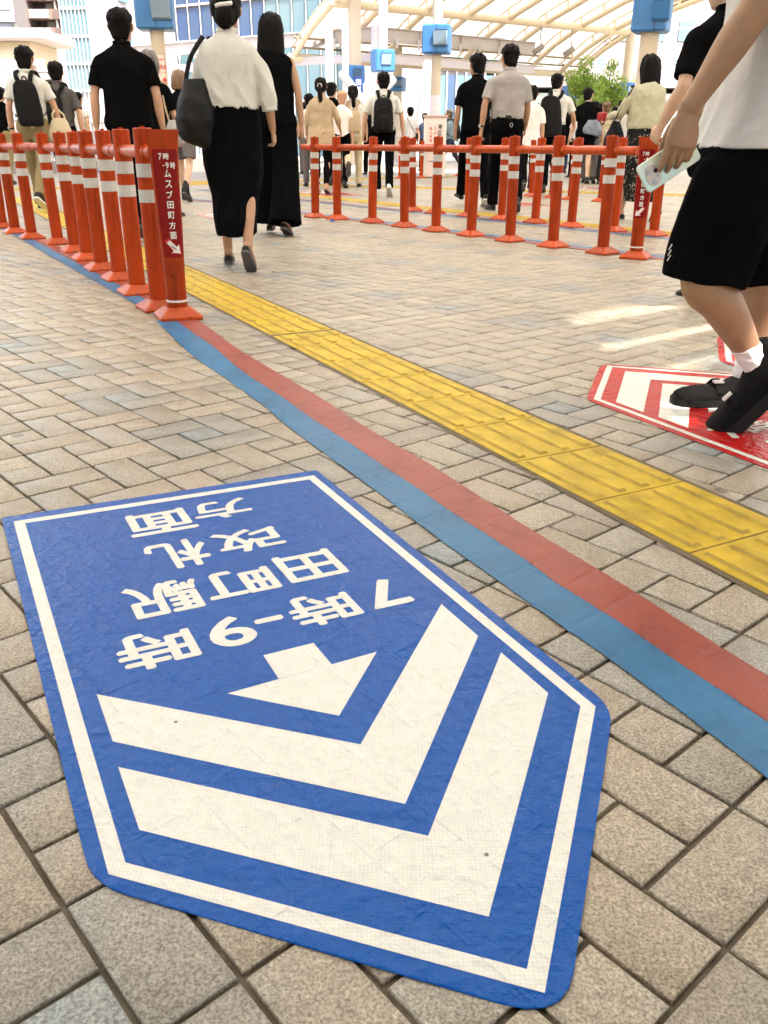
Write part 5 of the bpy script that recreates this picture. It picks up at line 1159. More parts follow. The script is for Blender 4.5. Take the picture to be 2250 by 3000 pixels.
def backpack(P, label, m, w_=.30, h=.44, d=.16, z=1.18, rx=0., pocket=True, strapm='bagcloth', handle=True, tiltx=0., name='backpack'):
    U, s = P['U'], P['s']; root = thing(name, label, 'backpack', tuple(P['pos']), R(P['yaw']), 'backpacks and bags carried by the walkers')
    yb = -.135
    def B(u, v, q): return U((rx+u*w_/2+tiltx*v, yb-q, z+v*h/2))
    g = Geo(); rings = []; k = 30
    for v, f, dd in ((-1.0, .80, .55), (-.96, .93, .85), (-.8, 1.0, 1.0), (-.4, 1.02, 1.05), (.1, 1.0, 1.0), (.5, .95, .86), (.8, .84, .66), (.94, .62, .48), (1.0, .38, .30)):
        rings.append([B(math.copysign(abs(math.cos(a))**.72, math.cos(a))*f, v, d/2+math.copysign(abs(math.sin(a))**.8, math.sin(a))*d/2*dd) for a in (2*math.pi*j/k for j in range(k))])
    g.loft(rings); me = voxel(g, .010, 2); warp(me, .006*s, (12, 12, 8), 5); put('bag_body', me, m, root, smooth=True)
    if pocket:
        g = Geo(); rings = [[B(math.copysign(abs(math.cos(a))**.6, math.cos(a))*f, v, d*1.0+e*math.sin(a)*.5+.012) for a in (2*math.pi*j/20 for j in range(20))] for v, f, e in ((-.86, .55, .02), (-.8, .68, .06), (-.35, .70, .07), (-.05, .66, .05), (.0, .55, .02))]
        g.loft(rings); auto(obj('front_pocket', g, m, root), 50)
        g = Geo(); g.tube([B(-.66, .30, d*.98), B(-.3, .42, d*1.0), (B(.3, .42, d*1.0)), B(.66, .30, d*.98)], [.004*s]*4, k=6); obj('zip', g, 'blackplastic', root)
    for sd_ in (-1, 1):
        g = Geo(); w0 = .022*s
        pts = [U((rx*.5+sd_*.055, yb+.0, z+h*.42)), U((sd_*.080, -.130, 1.43)), U((sd_*.092, -.070, 1.492)), U((sd_*.100, .03, 1.485)), U((sd_*.115, .125, 1.38)), U((sd_*.135, .135, 1.22)), U((sd_*.165, .05, 1.10)), U((sd_*.15, -.09, 1.03))]
        g.tube(pts, [(w0*1.2, .007*s)]*2+[(w0*1.3, .008*s)]*3+[(w0*.8, .006*s)]+[(w0*.5, .005*s)]*2, ref=(1, 0, 0), k=10, pw=3); obj('strap', g, strapm, root, smooth=True)
    if handle: g = Geo(); g.tube([B(-.20, .96, d*.15), B(-.12, 1.14, d*.12), B(.12, 1.14, d*.12), B(.20, .96, d*.15)], [(.009*s, .006*s)]*4, k=8); obj('handle', g, strapm, root, smooth=True)
    return root
def tote(P, label, m, c, w_, h, d, handle_to=None, sag=.25, hm=None, yawb=0., name='shoulder_bag', cat='bag', hr=.010, wf_=.010):
    """bag in the person's local space: centre of the opening at c (person units, metres)"""
    s = P['s']; root = thing(name, label, cat, tuple(P['pos']), R(P['yaw']), 'backpacks and bags carried by the walkers'); c = np.array(c, float); c = P['U'](c)
    cy, sy = math.cos(R(yawb)), math.sin(R(yawb)); ax = np.array([cy, sy, 0]); ay = np.array([-sy, cy, 0])
    g = Geo(); k = 30; rings = []
    for v, f, dd in ((0, .50, .30), (.10, .60, .5), (.35, .84, .95), (.62, 1.04, 1.15), (.85, .98, 1.0), (.96, .80, .75), (1.0, .55, .4)):
        rings.append([c+ax*math.copysign(abs(math.cos(a))**.85, math.cos(a))*f*w_/2+ay*math.sin(a)*dd*d/2+np.array([0, 0, -v*h-sag*.1*math.cos(a)*v]) for a in (2*math.pi*j/k for j in range(k))])
    g.loft(rings); me = voxel(g, .009, 2); warp(me, wf_, (12, 12, 7), 9); put('bag_body', me, m, root, smooth=True)
    if handle_to is not None:
        t = P['U'](np.array(handle_to, float))
        for o in (-1, 1):
            a = c+ax*o*w_*.22+ay*.0; top = t+ay*0+ax*o*.022
            g = Geo(); g.tube([a+np.array([0, 0, -.02]), a*.5+top*.5+ax*o*.02, top, top+np.array([0, .05, .006])], [(hr*1.1, hr*.45)]*4, ref=ax, k=8, pw=3); obj('handle', g, hm or m, root, smooth=True)
    return root
def at_head(px, py, H): p = at_h(px, py, H); return (p[0], p[1])
GRP = 'people walking away across the deck'
# --- left part
P1 = person('man in white shirt and khaki trousers with a slim black backpack, far left', at_head(62, 130, 1.80), 1.80, 4, 'shirt', 'whitecloth', 'trousers', 'khaki', 'short', la=(-6, 12, 14), ra=(10, 18, 8), ll=(16, 6, 0), rl=(-22, 22, 30), seed=1, sleeve=.72, wf=1.02, fold=.010, solem='white')
watch(P1, -1); backpack(P1, 'slim black backpack on the man in the white shirt and khaki trousers', 'bagcloth', .28, .46, .13, 1.16, rx=.035, pocket=False, tiltx=-.02)
P2 = person('man in a dark grey shirt with a black backpack, second from the left edge', at_head(155, 173, 1.78), 1.78, 8, 'shirt', 'darkgrey', 'trousers', 'black2', 'short', la=(14, 10, 25), ra=(-10, 16, 10), ll=(18, 6, 0), rl=(-20, 20, 30), seed=2, sleeve=.85, wf=1.05, lean=5)
backpack(P2, 'black backpack on the man in the dark grey shirt', 'bagcloth', .26, .42, .15, 1.18, rx=-.05)
tote(P1, 'cream cloth tote hanging from the forearm of the khaki trousered man', 'creamcloth', (.30, .02, 1.02), .30, .30, .10, (.28, .02, 1.10), name='tote_bag', yawb=30)
P3 = person('broad man in a black polo behind the left row of posts', at_head(343, 18, 1.79), 1.79, 2, 'polo', 'black', 'trousers', 'black2', 'short', la=(-4, 13, 10), ra=(-2, 12, 16), ll=(14, 5, 0), rl=(-18, 20, 28), seed=3, wf=1.14, sleeve=.80, vox=.009)
P4 = person('person with greying bob hair in black carrying a bag on a beige strap', at_head(428, 138, 1.68), 1.68, -4, 'shirt', 'black', 'trousers', 'black2', 'bob', 'greyhair', la=(2, 12, 10), ra=(6, 14, 30), seed=4, female=True, sleeve=.9, wf=1.1)
tote(P4, 'grey shoulder bag on a beige strap hung on the person with greying hair', 'greycloth', (.24, -.04, 1.06), .26, .24, .12, (.15, -.03, 1.43), hm='beige', yawb=60)
P5 = person('brown haired woman in grey shorts and black boots behind the tote bag', at_head(520, 203, 1.70), 1.70, -6, 'tee', 'black', 'shorts', 'greyshort', 'bob', 'brownhair', 'skin3', la=(6, 8, 8), ra=(-4, 8, 10), ll=(12, 4, 0), rl=(-14, 24, 30), seed=5, female=True, sleeve=.7, shoek='boot', sock='black', collar=False)
gp = ground(700, 782)
P6 = person('woman in a white blouse and long black skirt with a big tote bag', at_head(656, -30, 1.635), 1.635, 3, 'blouse', 'whitecloth', 'longskirt', 'black2', 'bun', 'blackhair', 'skin2', la=(10, 10, 80), ra=(-2, 17, 14), ll=(10, 4, 0), rl=(-14, 20, 42), seed=6, female=True, sleeve=1.42, vox=.0075, wf=1.16, tuck=True, hem=1.05, fold=.011, shoek='flat', curl=(30, 40, 45, 50))
g = Geo(); T6 = P6['tilt']; g.tube([T6((-.045, -.132, .002)), T6((-.02, -.150, .008)), T6((.02, -.152, .012)), T6((.05, -.136, .020))], [(.004, .011)]*4, ref=(0, 1, 0), k=8, pw=3); obj('hair_clip', g, 'white', P6['root'], smooth=True)
def seam(P, pts, r=.0022, m='whitecloth'):
    g = Geo(); g.tube([P['U'](p) for p in pts], [r]*len(pts), k=6, sub=4); obj('seam', g, m, P['root'], smooth=True)
seam(P6, [(-.178, -.05, 1.352), (-.13, -.118, 1.345), (0, -.140, 1.34), (.13, -.118, 1.345), (.178, -.05, 1.352)])
seam(P6, [(-.020, -.1395, 1.34), (-.020, -.139, 1.22), (-.022, -.135, 1.10)], .003); seam(P6, [(.020, -.1395, 1.34), (.020, -.139, 1.22), (.022, -.135, 1.10)], .003)
a6 = [q for q in P6['arms'] if q[5] == 1][0]; e = a6[1]+(a6[2]-a6[1])*.36; e2 = a6[1]+(a6[2]-a6[1])*.46
g = Geo(); g.tube([P6['U'](e), P6['U'](e2)], [.052*P6['s'], .054*P6['s']], k=20, sub=1, rnd=False); obj('cuff', g, 'whitecloth', P6['root'], smooth=True)
tote(P6, 'large slouchy charcoal tote bag on the shoulder of the white blouse woman', 'greybag', (-.225, -.09, 1.20), .25, .38, .21, (-.140, -.05, 1.45), name='tote_bag', yawb=12, hr=.013, wf_=.022)
P7 = person('woman with long straight dark hair in sleeveless black and wide trousers', at_head(790, 48, 1.76), 1.76, -3, 'vest', 'black', 'wide', 'black2', 'long', 'blackhair', 'skin2', la=(4, 6, 8), ra=(-6, 13, 12), ll=(8, 3, 0), rl=(-8, 10, 20), seed=7, female=True, sleeve=0, vox=.009, wf=1.1, collar=False, shoek='flat')
P8 = person('woman in a loose beige cardigan with a very long ponytail and pale scrunchie', at_head(938, 231, 1.72), 1.72, -4, 'cardigan', 'beige', 'leggings', 'black2', 'pony', 'blackhair', 'skin', la=(4, 14, 14), ra=(10, 20, 30), ll=(10, 4, 0), rl=(-10, 12, 20), seed=8, female=True, sleeve=1.4, hem=.72, fold=.016, wf=1.18, collar=False, shoem='tan', shoek='flat')
T8 = P8['tilt']; g = Geo(); 
for k in range(9): a = 2*math.pi*k/9; q0 = T8((math.cos(a)*.026, -.118, .0+math.sin(a)*.026)); g.tube([q0, q0+np.array([0, .008, .003])], [.013, .012], k=8, sub=1)
put('scrunchie', voxel(g, .006, 1), 'pinkwhite', P8['root'], smooth=True)
P8b = person('dark haired person in a black top just behind the ponytail woman', at_head(972, 236, 1.86), 1.86, 12, 'tee', 'black', 'trousers', 'black2', 'short', la=(4, 8, 14), ra=(4, 8, 14), seed=9, head=(-30, 5), collar=False)
P9 = person('woman with a short ponytail, beige backpack and cream trousers mid stride', at_head(1034, 250, 1.76), 1.76, 2, 'shirt', 'whitecloth', 'trousers', 'creamcloth', 'pony', 'blackhair', 'skin', la=(8, 12, 30), ra=(-6, 14, 20), ll=(-30, 42, 62), rl=(10, 3, 0), seed=10, female=True, sleeve=.8, wf=1.1, fold=.010, collar=False)
backpack(P9, 'beige backpack with loop handles on the woman in cream trousers', 'beige', .28, .36, .12, 1.14, pocket=False, strapm='beige')
P10 = person('man in a white shirt with a black backpack, centre of the photo', at_head(1124, 217, 1.75), 1.75, 0, 'shirt', 'whitecloth', 'trousers', 'black2', 'short', la=(-4, 20, 10), ra=(-6, 20, 10), ll=(14, 5, 0), rl=(-14, 16, 40), seed=11, sleeve=.85, wf=1.12, fold=.010, shoem='white', solem='sole')
backpack(P10, 'rounded black backpack with front pocket on the man in the centre', 'bagcloth', .30, .48, .18, 1.14)
P11 = person('distant person in a white shirt with a thin crossbody strap and black trousers', at_head(1203, 315, 1.66), 1.66, 0, 'tee', 'whitetee', 'trousers', 'black2', 'short', ll=(8, 4, 0), rl=(-10, 14, 20), seed=12, sleeve=.7, vox=.014, collar=False)
g = Geo(); U = P11['U']; g.tube([U((-.10, -.03, 1.49)), U((-.06, -.135, 1.40)), U((.06, -.140, 1.2)), U((.16, -.06, 1.05))], [(.007, .004)]*4, k=6)
tb = thing('crossbody_bag', 'small black crossbody bag on the distant person in the white shirt', 'bag', tuple(P11['pos']), 0, 'backpacks and bags carried by the walkers'); obj('strap', g, 'bagcloth', tb, smooth=True)
g = Geo(); g.box(U((.19, -.02, 1.0)), (.06, .16, .14), ch=.02); obj('bag_body', g, 'bagcloth', tb)
p = at_head(1403, 155, 1.86)
P12 = person('young man in a black shirt and black trousers beside the man in the grey shirt', p, 1.86, 6, 'shirt', 'black', 'trousers', 'black2', 'short', 'blackhair', 'skin2', la=(2, 10, 10), ra=(6, 9, 10), ll=(26, 8, -10), rl=(-16, 12, 25), seed=13, sleeve=.85, wf=1.08, head=(14, 3), collar=True, solem='white', vox=.011)
P13 = person('tall man in short sleeved grey shirt with a wristwatch and black trousers', at_head(1499, 127, 1.87), 1.87, 4, 'shirt', 'greycloth', 'trousers', 'black2', 'short', 'blackhair', 'skin2', la=(-10, 18, 12), ra=(10, 10, 20), ll=(12, 5, 0), rl=(-16, 18, 26), seed=14, sleeve=.82, wf=1.12, head=(12, 2), tuck=True, hem=.99, fold=.010, vox=.010)
watch(P13, -1); belt_ring(P13)
seam(P13, [(-.178, -.05, 1.352), (-.13, -.122, 1.348), (0, -.143, 1.345), (.13, -.122, 1.348), (.178, -.05, 1.352)], .0026, 'greycloth'); seam(P13, [(0, -.142, 1.34), (0, -.142, 1.22), (0, -.138, 1.08)], .0034, 'greycloth')
kr = Geo(); q = P13['D']((.02, -.15, .93)); kr.tube([q+np.array([math.cos(a)*.016, 0, math.sin(a)*.022]) for a in np.linspace(0, 6.28, 12)], [.003]*12, k=6, sub=2); obj('key_ring', kr, 'steel', P13['root'])
P14 = person('person in a long pale tee behind the man in the grey shirt', at_head(1563, 245, 1.70), 1.70, -4, 'tee', 'pinkwhite', 'trousers', 'black2', 'short', la=(10, 10, 30), ra=(0, 8, 10), seed=15, hem=.74, sleeve=.9, fold=.01, collar=False)
tote(P14, 'lilac folded bag held beside the person in the long pale tee', 'lilac', (-.27, .05, 1.18), .24, .26, .04, None, name='lilac_bag')
P15 = person('man in a white shirt carrying a large black backpack on one side', at_head(1635, 216, 1.87), 1.87, -10, 'shirt', 'whitecloth', 'trousers', 'black2', 'short', la=(4, 14, 20), ra=(10, 22, 45), ll=(-12, 14, 22), rl=(12, 4, 0), seed=16, sleeve=.8, wf=1.1, tuck=True, hem=1.0, fold=.009, head=(-20, 8), lean=4)
backpack(P15, 'large black backpack worn off centre by a white shirted man, right side', 'bagcloth', .33, .58, .2, 1.12, rx=-.06, pocket=False, tiltx=-.03)
P16 = person('distant grey haired man in a blue grey shirt pulling a suitcase to the left', at_head(1322, 316, 1.68), 1.68, 78, 'shirt', 'bluegrey', 'trousers', 'navy', 'short', 'greyhair', 'skin2', la=(28, 6, 20), ra=(10, 8, 20), ll=(24, 8, -8), rl=(-22, 14, 25), seed=17, sleeve=.9, vox=.014)
backpack(P16, 'black backpack on the distant grey haired man', 'bagcloth', .26, .42, .16, 1.18)
P17 = person('man in a black tee and dark shorts holding a silver grey shopping bag', at_head(1727, 260, 1.85), 1.85, -8, 'tee', 'black', 'shorts', 'black2', 'short', 'blackhair', 'skin3', la=(-4, 16, 10), ra=(18, 24, 60), ll=(10, 4, 0), rl=(-8, 10, 16), seed=18, sleeve=.9, wf=1.1, lean=8, head=(-24, 4), collar=False)
tote(P17, 'silver grey shopping bag under the arm of the man in the black tee', M.setdefault('silverbag', mat('silver_bag', (.10, .12, .16), .35, .5, col2=(.25, .28, .34), vscale=6)), (.12, -.20, 1.14), .40, .30, .10, None, name='shopping_bag', yawb=-12)
P18 = person('person in white with a pale yellow backpack among the crowd on the right', at_head(1781, 295, 1.66), 1.66, 4, 'tee', 'whitetee', 'trousers', 'creamcloth', 'short', 'brownhair', seed=19, vox=.013, sleeve=.8, wf=1.1, collar=False)
backpack(P18, 'pale yellow backpack on the person in white', 'creamcloth', .28, .42, .12, 1.16, strapm='creamcloth')
P19 = person('dark haired man in a white collar right of the pale yellow backpack', at_head(1826, 291, 1.70), 1.70, -6, 'shirt', 'whitecloth', 'trousers', 'black2', 'short', seed=20, vox=.014)
P20 = person('dark haired person half hidden by the woman in the cream sweater', at_head(1847, 299, 1.68), 1.68, 10, 'tee', 'black', 'trousers', 'black2', 'short', seed=21, vox=.014, collar=False)
for i, (px, py, H, lab, tm) in enumerate(((1700, 318, 1.6, 'distant person glimpsed left of the black tee man', 'whitetee'), (1765, 303, 1.64, 'distant dark haired person behind the pale yellow backpack', 'black'), (905, 275, 1.62, 'distant person in a pale top beside the woman in black', 'whitetee'), (1000, 266, 1.66, 'distant bald headed person between the two ponytails', 'pinkwhite'), (985, 292, 1.58, 'distant dark haired person low between the two ponytails', 'greycloth'), (1745, 297, 1.62, 'distant long haired person behind the black tee man', 'black'), (1246, 332, 1.62, 'distant person hidden behind the notice cabinet edge', 'navy'), (-8, 255, 1.72, 'person in black cropped by the left edge of the photo', 'black'))):
    person(lab, at_head(px, py, H), H, (-1)**i*8, 'tee', tm, 'trousers', ('black2', 'khaki', 'greyshort')[i % 3], 'long' if 'long haired' in lab else 'short', 'skin' if 'bald' in lab else 'blackhair', seed=30+i, vox=.015, collar=False, ll=(10, 4, 0), rl=(-12, 16, 24))
for i, (px, py, H, lab, tm, bm) in enumerate(((1610, 312, 1.80, 'distant commuter in black low between the large backpack and the pale tee', 'black', 'black2'), (1660, 318, 1.74, 'distant commuter in white low right of the large backpack', 'whitetee', 'navy'), (1755, 322, 1.76, 'distant commuter in navy low behind the grey shopping bag', 'navy', 'black2'), (1845, 322, 1.76, 'distant commuter in beige low behind the red wallet', 'beige', 'khaki'), (1085, 300, 1.76, 'distant commuter in black left of the man with the front pocket backpack', 'black', 'black2'), (1585, 300, 1.80, 'distant man in a grey top between the pale tee and the large backpack', 'greycloth', 'navy'), (1680, 300, 1.78, 'distant man in black just right of the large black backpack', 'black', 'black2'), (1805, 312, 1.74, 'distant woman in beige at the back of the right crowd', 'beige', 'black2'), (1868, 308, 1.78, 'distant man in white at the back, left of the cream sweater', 'whitetee', 'navy'), (690, 290, 1.74, 'distant walker glimpsed between the blouse and the woman in black', 'darkgrey', 'greyshort'), (892, 300, 1.76, 'distant walker in grey trousers beside the lone orange post', 'greycloth', 'greyshort'), (222, 268, 1.74, 'distant walker behind the broad man in the polo', 'whitetee', 'navy'), (1450, 305, 1.76, 'distant walker seen between the two men at centre right', 'darkgrey', 'khaki'))):
    person(lab, at_head(px, py, H), H, (-1)**i*12, 'tee', tm, 'trousers', bm, 'bob' if 'woman in beige' in lab else 'short', 'blackhair', seed=50+i, vox=.016, collar=False, ll=(14, 5, 0), rl=(-14, 18, 26), la=(12, 9, 14), ra=(-10, 9, 12))
P21 = person('woman in a cream knit sweater and black floral skirt with long dark hair', at_head(1912, 158, 1.66), 1.66, 14, 'knit', 'knit', 'longskirt', 'black2', 'longer', 'blackhair', 'skin', la=(20, 22, 62), ra=(4, 14, 20), ll=(12, 4, 0), rl=(-14, 18, 30), seed=22, female=True, sleeve=1.75, wf=1.12, tuck=True, hem=.99, fold=.012, collar=False, shoek='flat', lean=2)
M['floral'] = mat('floral_skirt', (.008, .008, .008), .8, .2, bump=.003, bscale=12)
def floral():
    m = M['floral']; t = m.node_tree; b = t.nodes['Principled BSDF']; tc = t.nodes.new('ShaderNodeTexCoord'); v = t.nodes.new('ShaderNodeTexNoise'); v.inputs['Scale'].default_value = 20; v.inputs['Detail'].default_value = 3; v.inputs['Distortion'].default_value = 1.5
    r = t.nodes.new('ShaderNodeValToRGB'); e = r.color_ramp.elements; e[0].position = .60; e[0].color = (.008, .008, .008, 1); e[1].position = .66; e[1].color = (.42, .38, .28, 1)
    t.links.new(tc.outputs['Object'], v.inputs['Vector']); t.links.new(v.outputs[0], r.inputs[0]); t.links.new(r.outputs[0], b.inputs['Base Color'])
floral()
for c in P21['root'].children:
    if c.name.startswith('skirt'): c.data.materials[0] = M['floral']
tote(P21, 'black shoulder bag in front of the woman in the cream sweater', 'bagcloth', (-.28, .14, 1.08), .34, .34, .16, (-.16, .02, 1.42), yawb=40)
w21 = P21['arms'][0][2]; g = Geo(); g.box(P21['U'](w21+np.array([-.02, .10, .02])), (.05, .16, .09), ch=.01)
t_ = thing('red_wallet', 'dark red wallet in the hand of the woman in the cream sweater', 'wallet', tuple(P21['pos']), R(P21['yaw'])); obj('wallet_body', g, 'red', t_)
# suitcases
def suitcase(label, x, y, rz, m, h=.62):
    t_ = thing('suitcase', label, 'suitcase', (x, y, 0), rz, 'suitcases'); g = Geo(); g.box((0, 0, .07+h/2), (.40, .24, h), ch=.03); obj('shell', g, m, t_)
    g = Geo()
    for k in range(7): g.box((-.15+k*.05, -.123, .07+h/2), (.012, .01, h*.86))
    obj('ridges', g, m, t_); g = Geo()
    for sx in (-.09, .09): g.cyl((sx, .06, .07+h), (sx, .06, .07+h+.36), .008, k=8)
    g.cyl((-.10, .06, .07+h+.36), (.10, .06, .07+h+.36), .013, k=8); obj('pull_handle', g, 'steel', t_)
    for sx in (-1, 1):
        for sy in (-1, 1): g = Geo(); g.cyl((sx*.15-.012, sy*.08, .03), (sx*.15+.012, sy*.08, .03), .03, k=14); obj('wheel', g, 'blackplastic', t_)
q = P16['pos']; suitcase('pale cream suitcase trailing the distant grey haired man', q[0]-.35, q[1]-.4, .4, 'creamcloth', .66)
q = ground(1790, 560); suitcase('black suitcase behind the right row, rolled by the crowd', *(ground(1775, 540)[:2]), .2, 'bagcloth', .60)
# --- man in the black polo behind the man in shorts
P22 = person('man in black polo with bare arm, half hidden behind the white tee man', (1.84, 4.8), 1.63, 14, 'polo', 'black', 'trousers', 'black2', 'short', 'blackhair', 'skin3', la=(-16, 24, 58), ra=(0, 10, 14), ll=(3, 3, 0), rl=(-2, 3, 2), seed=23, sleeve=.86, wf=1.16, vox=.0075, head=(20, 0))
P22['root'].rotation_euler[1] = R(-7)
g = Geo(); g.box(P22['U']((-.03, -.148, 1.37)), (.034, .006, .014)); obj('pin_badge', g, 'white', P22['root'])

# --- the man in the white tee and black shorts, walking to the left, close to the camera
def near_man():
    root = thing('person', 'man in white tee and black shorts walking left, phone in hand, right edge', 'person', (1.02, 2.52, 0))
    O = np.array([1.02, 2.52, 0.]); V_ = lambda *p: np.array(p, float)-O
    g = Geo()
    nk, na, nh = V_(.860, 2.385, .450), V_(1.085, 2.45, .195), V_(.99, 2.42, .84)
    fk, fa, fh = V_(1.135, 2.66, .455), V_(1.175, 2.715, .085), V_(1.02, 2.62, .84)
    g.tube([nh, nh*.5+nk*.5, nk, nk*.72+na*.28+V_(1.03, 2.52, 0), nk*.40+na*.60+V_(1.026, 2.52, 0), nk*.15+na*.85, na], [.080, .070, .055, .057, .047, .036, .034], k=22)
    g.tube([fh, fh*.5+fk*.5, fk, fk*.68+fa*.32+V_(1.03, 2.52, 0), fk*.38+fa*.62+V_(1.025, 2.52, 0), fk*.15+fa*.85, fa], [.080, .069, .052, .054, .043, .033, .033], k=22)
    sp_, el, wr = V_(1.00, 2.345, 1.34), V_(.888, 2.36, 1.085), V_(.764, 2.375, .865)
    g.tube([sp_, sp_*.5+el*.5, el, el*.66+wr*.34, el*.3+wr*.7, wr], [.044, .046, .042, .042, .032, .0255], k=20)
    sp2, el2, wr2 = V_(1.02, 2.71, 1.34), V_(1.12, 2.74, 1.09), V_(1.00, 2.76, .90)
    g.tube([sp2, sp2*.5+el2*.5, el2, el2*.6+wr2*.4, wr2], [.043, .045, .042, .042, .027], k=16)
    d = nrm(V_(.752, 2.372, .77)-wr)
    hand(g, wr, d, np.array([.10, 1, 0]), 1.02, curl=(8, 16, 22, 30), tside=1., thumb=10, wr=.0265, spread=.045, tl_=.3)
    hand(g, wr2, nrm(wr2-el2), np.array([0, -1, 0.]), 1.0, tside=-1.)
    g.rings([(0, .0, z, rx, ry) for z, rx, ry in ((.76, .09, .13), (.84, .11, .165), (.95, .105, .160), (1.08, .095, .155), (1.25, .11, .175), (1.34, .09, .18), (1.40, .06, .08), (1.44, .055, .055), (1.52, .055, .052))], k=26, sub=2)
    # head, above the frame
    def tl(p): return np.array([-p[1], p[0], p[2]])*1.04+V_(1.0, 2.52, 1.60)
    g.rings([(0, .030, -.118, .028, .030), (0, .025, -.108, .045, .050), (0, .016, -.075, .058, .072), (0, .008, -.035, .067, .085), (0, .0, .01, .073, .094), (0, -.002, .05, .074, .094), (0, -.004, .085, .062, .078), (0, -.004, .108, .038, .048)], k=28, fn=tl, sub=3)
    g.tube([tl(p) for p in ((0, .092, .018), (0, .104, -.006), (0, .110, -.026), (0, .100, -.034))], [.008, .009, .0125, .010], k=8)
    for q in (-1, 1): g.tube([tl((q*.076, -.002, .022)), tl((q*.083, -.006, .0)), tl((q*.077, .0, -.030))], [(.006, .017), (.0075, .019), (.006, .010)], k=10)
    me = voxel(g, .0030, 1, name='body'); put('body', me, M['skinarm'], root, smooth=True)
    put('hair', hair_mesh('short', 'blackhair', 1, 77, tl), 'blackhair', root, smooth=True)
    # shorts
    g = Geo(); g.rings([(-.02, .0, z, rx, ry) for z, rx, ry in ((.70, .15, .19), (.76, .165, .20), (.81, .13, .18))], k=30, sub=3)
    g.tube([nh+V_(1.03, 2.54, -.10), V_(.912, 2.405, .62), V_(.872, 2.395, .435)], [(.120, .098), (.130, .110), (.112, .100)], ref=(1, 0, 0), k=26, rnd=False)
    g.tube([fh+V_(1.03, 2.52, 0), V_(1.09, 2.64, .64), V_(1.135, 2.655, .415)], [(.130, .115), (.140, .110), (.120, .105)], ref=(1, 0, 0), k=26, rnd=False)
    me = voxel(g, .006, 4); warp(me, .011, (14, 14, 8), 41); put('shorts', me, 'black2', root, smooth=True)
    g = Geo()
    for k in range(3): b = V_(.7535, 2.355, .525-.014*k); g.tube([b, b+np.array([.004, -.008, .014])], [.0016, .0016], k=6, sub=1)
    obj('stripe_mark', g, 'white', root)
    # tee
    g = Geo(); g.rings([(x_, .0, z, rx, ry) for x_, z, rx, ry in ((-.022, .772, .158, .212), (-.018, .80, .150, .205), (-.006, .88, .138, .196), (.0, .98, .130, .190), (.0, 1.10, .126, .186), (-.004, 1.24, .132, .196), (-.004, 1.34, .110, .20), (-.004, 1.39, .085, .13), (0, 1.43, .062, .068))], k=40, sub=4, pw=2.3)
    for a, b in ((sp_, el), (sp2, el2)): g.tube([a+np.array([0, .06 if a is sp_ else -.06, .012]), a*.88+b*.12+np.array([0, .005 if a is sp_ else -.005, .006]), a*.5+b*.5, a*.22+b*.78], [.072, .075, .076, .079], k=22, rnd=False)
    me = voxel(g, .0055, 4); warp(me, .012, (11, 11, 10), 43); put('t_shirt', me, 'whitetee', root, smooth=True)
    g = Geo(); k = 60; rr = []
    for dz, e in ((.770, .001), (.770, .003), (.792, .003), (.792, .001)): rr.append([(-.022+math.copysign(abs(math.cos(a))**(2/2.3), math.cos(a))*(.155+e), math.copysign(abs(math.sin(a))**(2/2.3), math.sin(a))*(.209+e), dz) for a in (2*math.pi*j/k for j in range(k))])
    # socks and shoes
    for an, kn, fd, s_, z_ in ((na, nk, nrm((-.56, .12, -.70)), 1.24, .34), (fa, fk, nrm((-1, -.06, -.0)), 1.06, .22)):
        t_ = z_; g = Geo(); q = an*(1-t_)+kn*t_*1.0; q = an*(1-.26)+kn*.26 if z_ > .3 else an*.80+kn*.20
        g.tube([an-nrm(kn-an)*.03, an, q], [.039, .0395, .0400], k=22, sub=3, rnd=False); me = voxel(g, .004, 1); warp(me, .003, (30, 30, 60), 4); put('sock', me, 'sock', root, smooth=True)
        sx = nrm(np.cross(fd, (0, 0, 1))); dn = nrm(np.cross(sx, fd)); dn = dn if dn[2] < 0 else -dn
        g = Geo(); rings = []
        for t, w_, h, lift in ((-.075, .022, .06, .0), (-.068, .034, .105, 0), (-.045, .040, .125, 0), (-.01, .041, .118, 0), (.03, .042, .092, 0), (.07, .045, .074, 0), (.11, .051, .066, 0), (.15, .053, .060, 0), (.185, .048, .052, .002), (.208, .036, .042, .004), (.218, .018, .026, .008)):
            c = an+fd*t*s_+dn*((.083-lift)*s_-h*s_/2); ring = []
            for j in range(28):
                a = 2*math.pi*j/28; ca, sa = math.cos(a), math.sin(a); pw = 3.2 if sa < 0 else 2.2
                ring.append(c+sx*math.copysign(abs(ca)**(2/pw), ca)*w_*s_-dn*math.copysign(abs(sa)**(2/pw), sa)*h*s_/2)
            rings.append(ring)
        g.loft(rings); me = voxel(g, .0045, 2); warp(me, .003, (20, 20, 20), 8); sh = put('shoe', me, 'shoeblack', root, smooth=True)
        g = Geo(); rings = []
        for t, w_ in ((-.078, .026), (-.06, .040), (0, .044), (.06, .047), (.12, .055), (.17, .053), (.205, .040), (.222, .020)):
            rings.append([an+fd*t*s_+sx*x*w_*s_+dn*y*s_ for x, y in ((-1, .060), (-.96, .086), (.96, .086), (1, .060), (.97, .055), (-.97, .055))])
        g.loft(rings); auto(obj('sole', g, M['shoesole'], sh), 60)
        g = Geo(); g.tube([an+fd*.095*s_+sx*.048*s_+dn*.035*s_, an+fd*.092*s_+dn*.002*s_, an+fd*.095*s_-sx*.048*s_+dn*.035*s_], [(.013, .004)]*3, ref=fd, k=8, pw=3); obj('strap', g, 'shoeblack', sh, smooth=True)
        g = Geo(); c = an+fd*.095*s_+dn*.004*s_-sx*.022; g.box(c, (.030, .022, .006), axes=(fd, sx, dn)); obj('buckle', g, 'steel', sh)
    return O
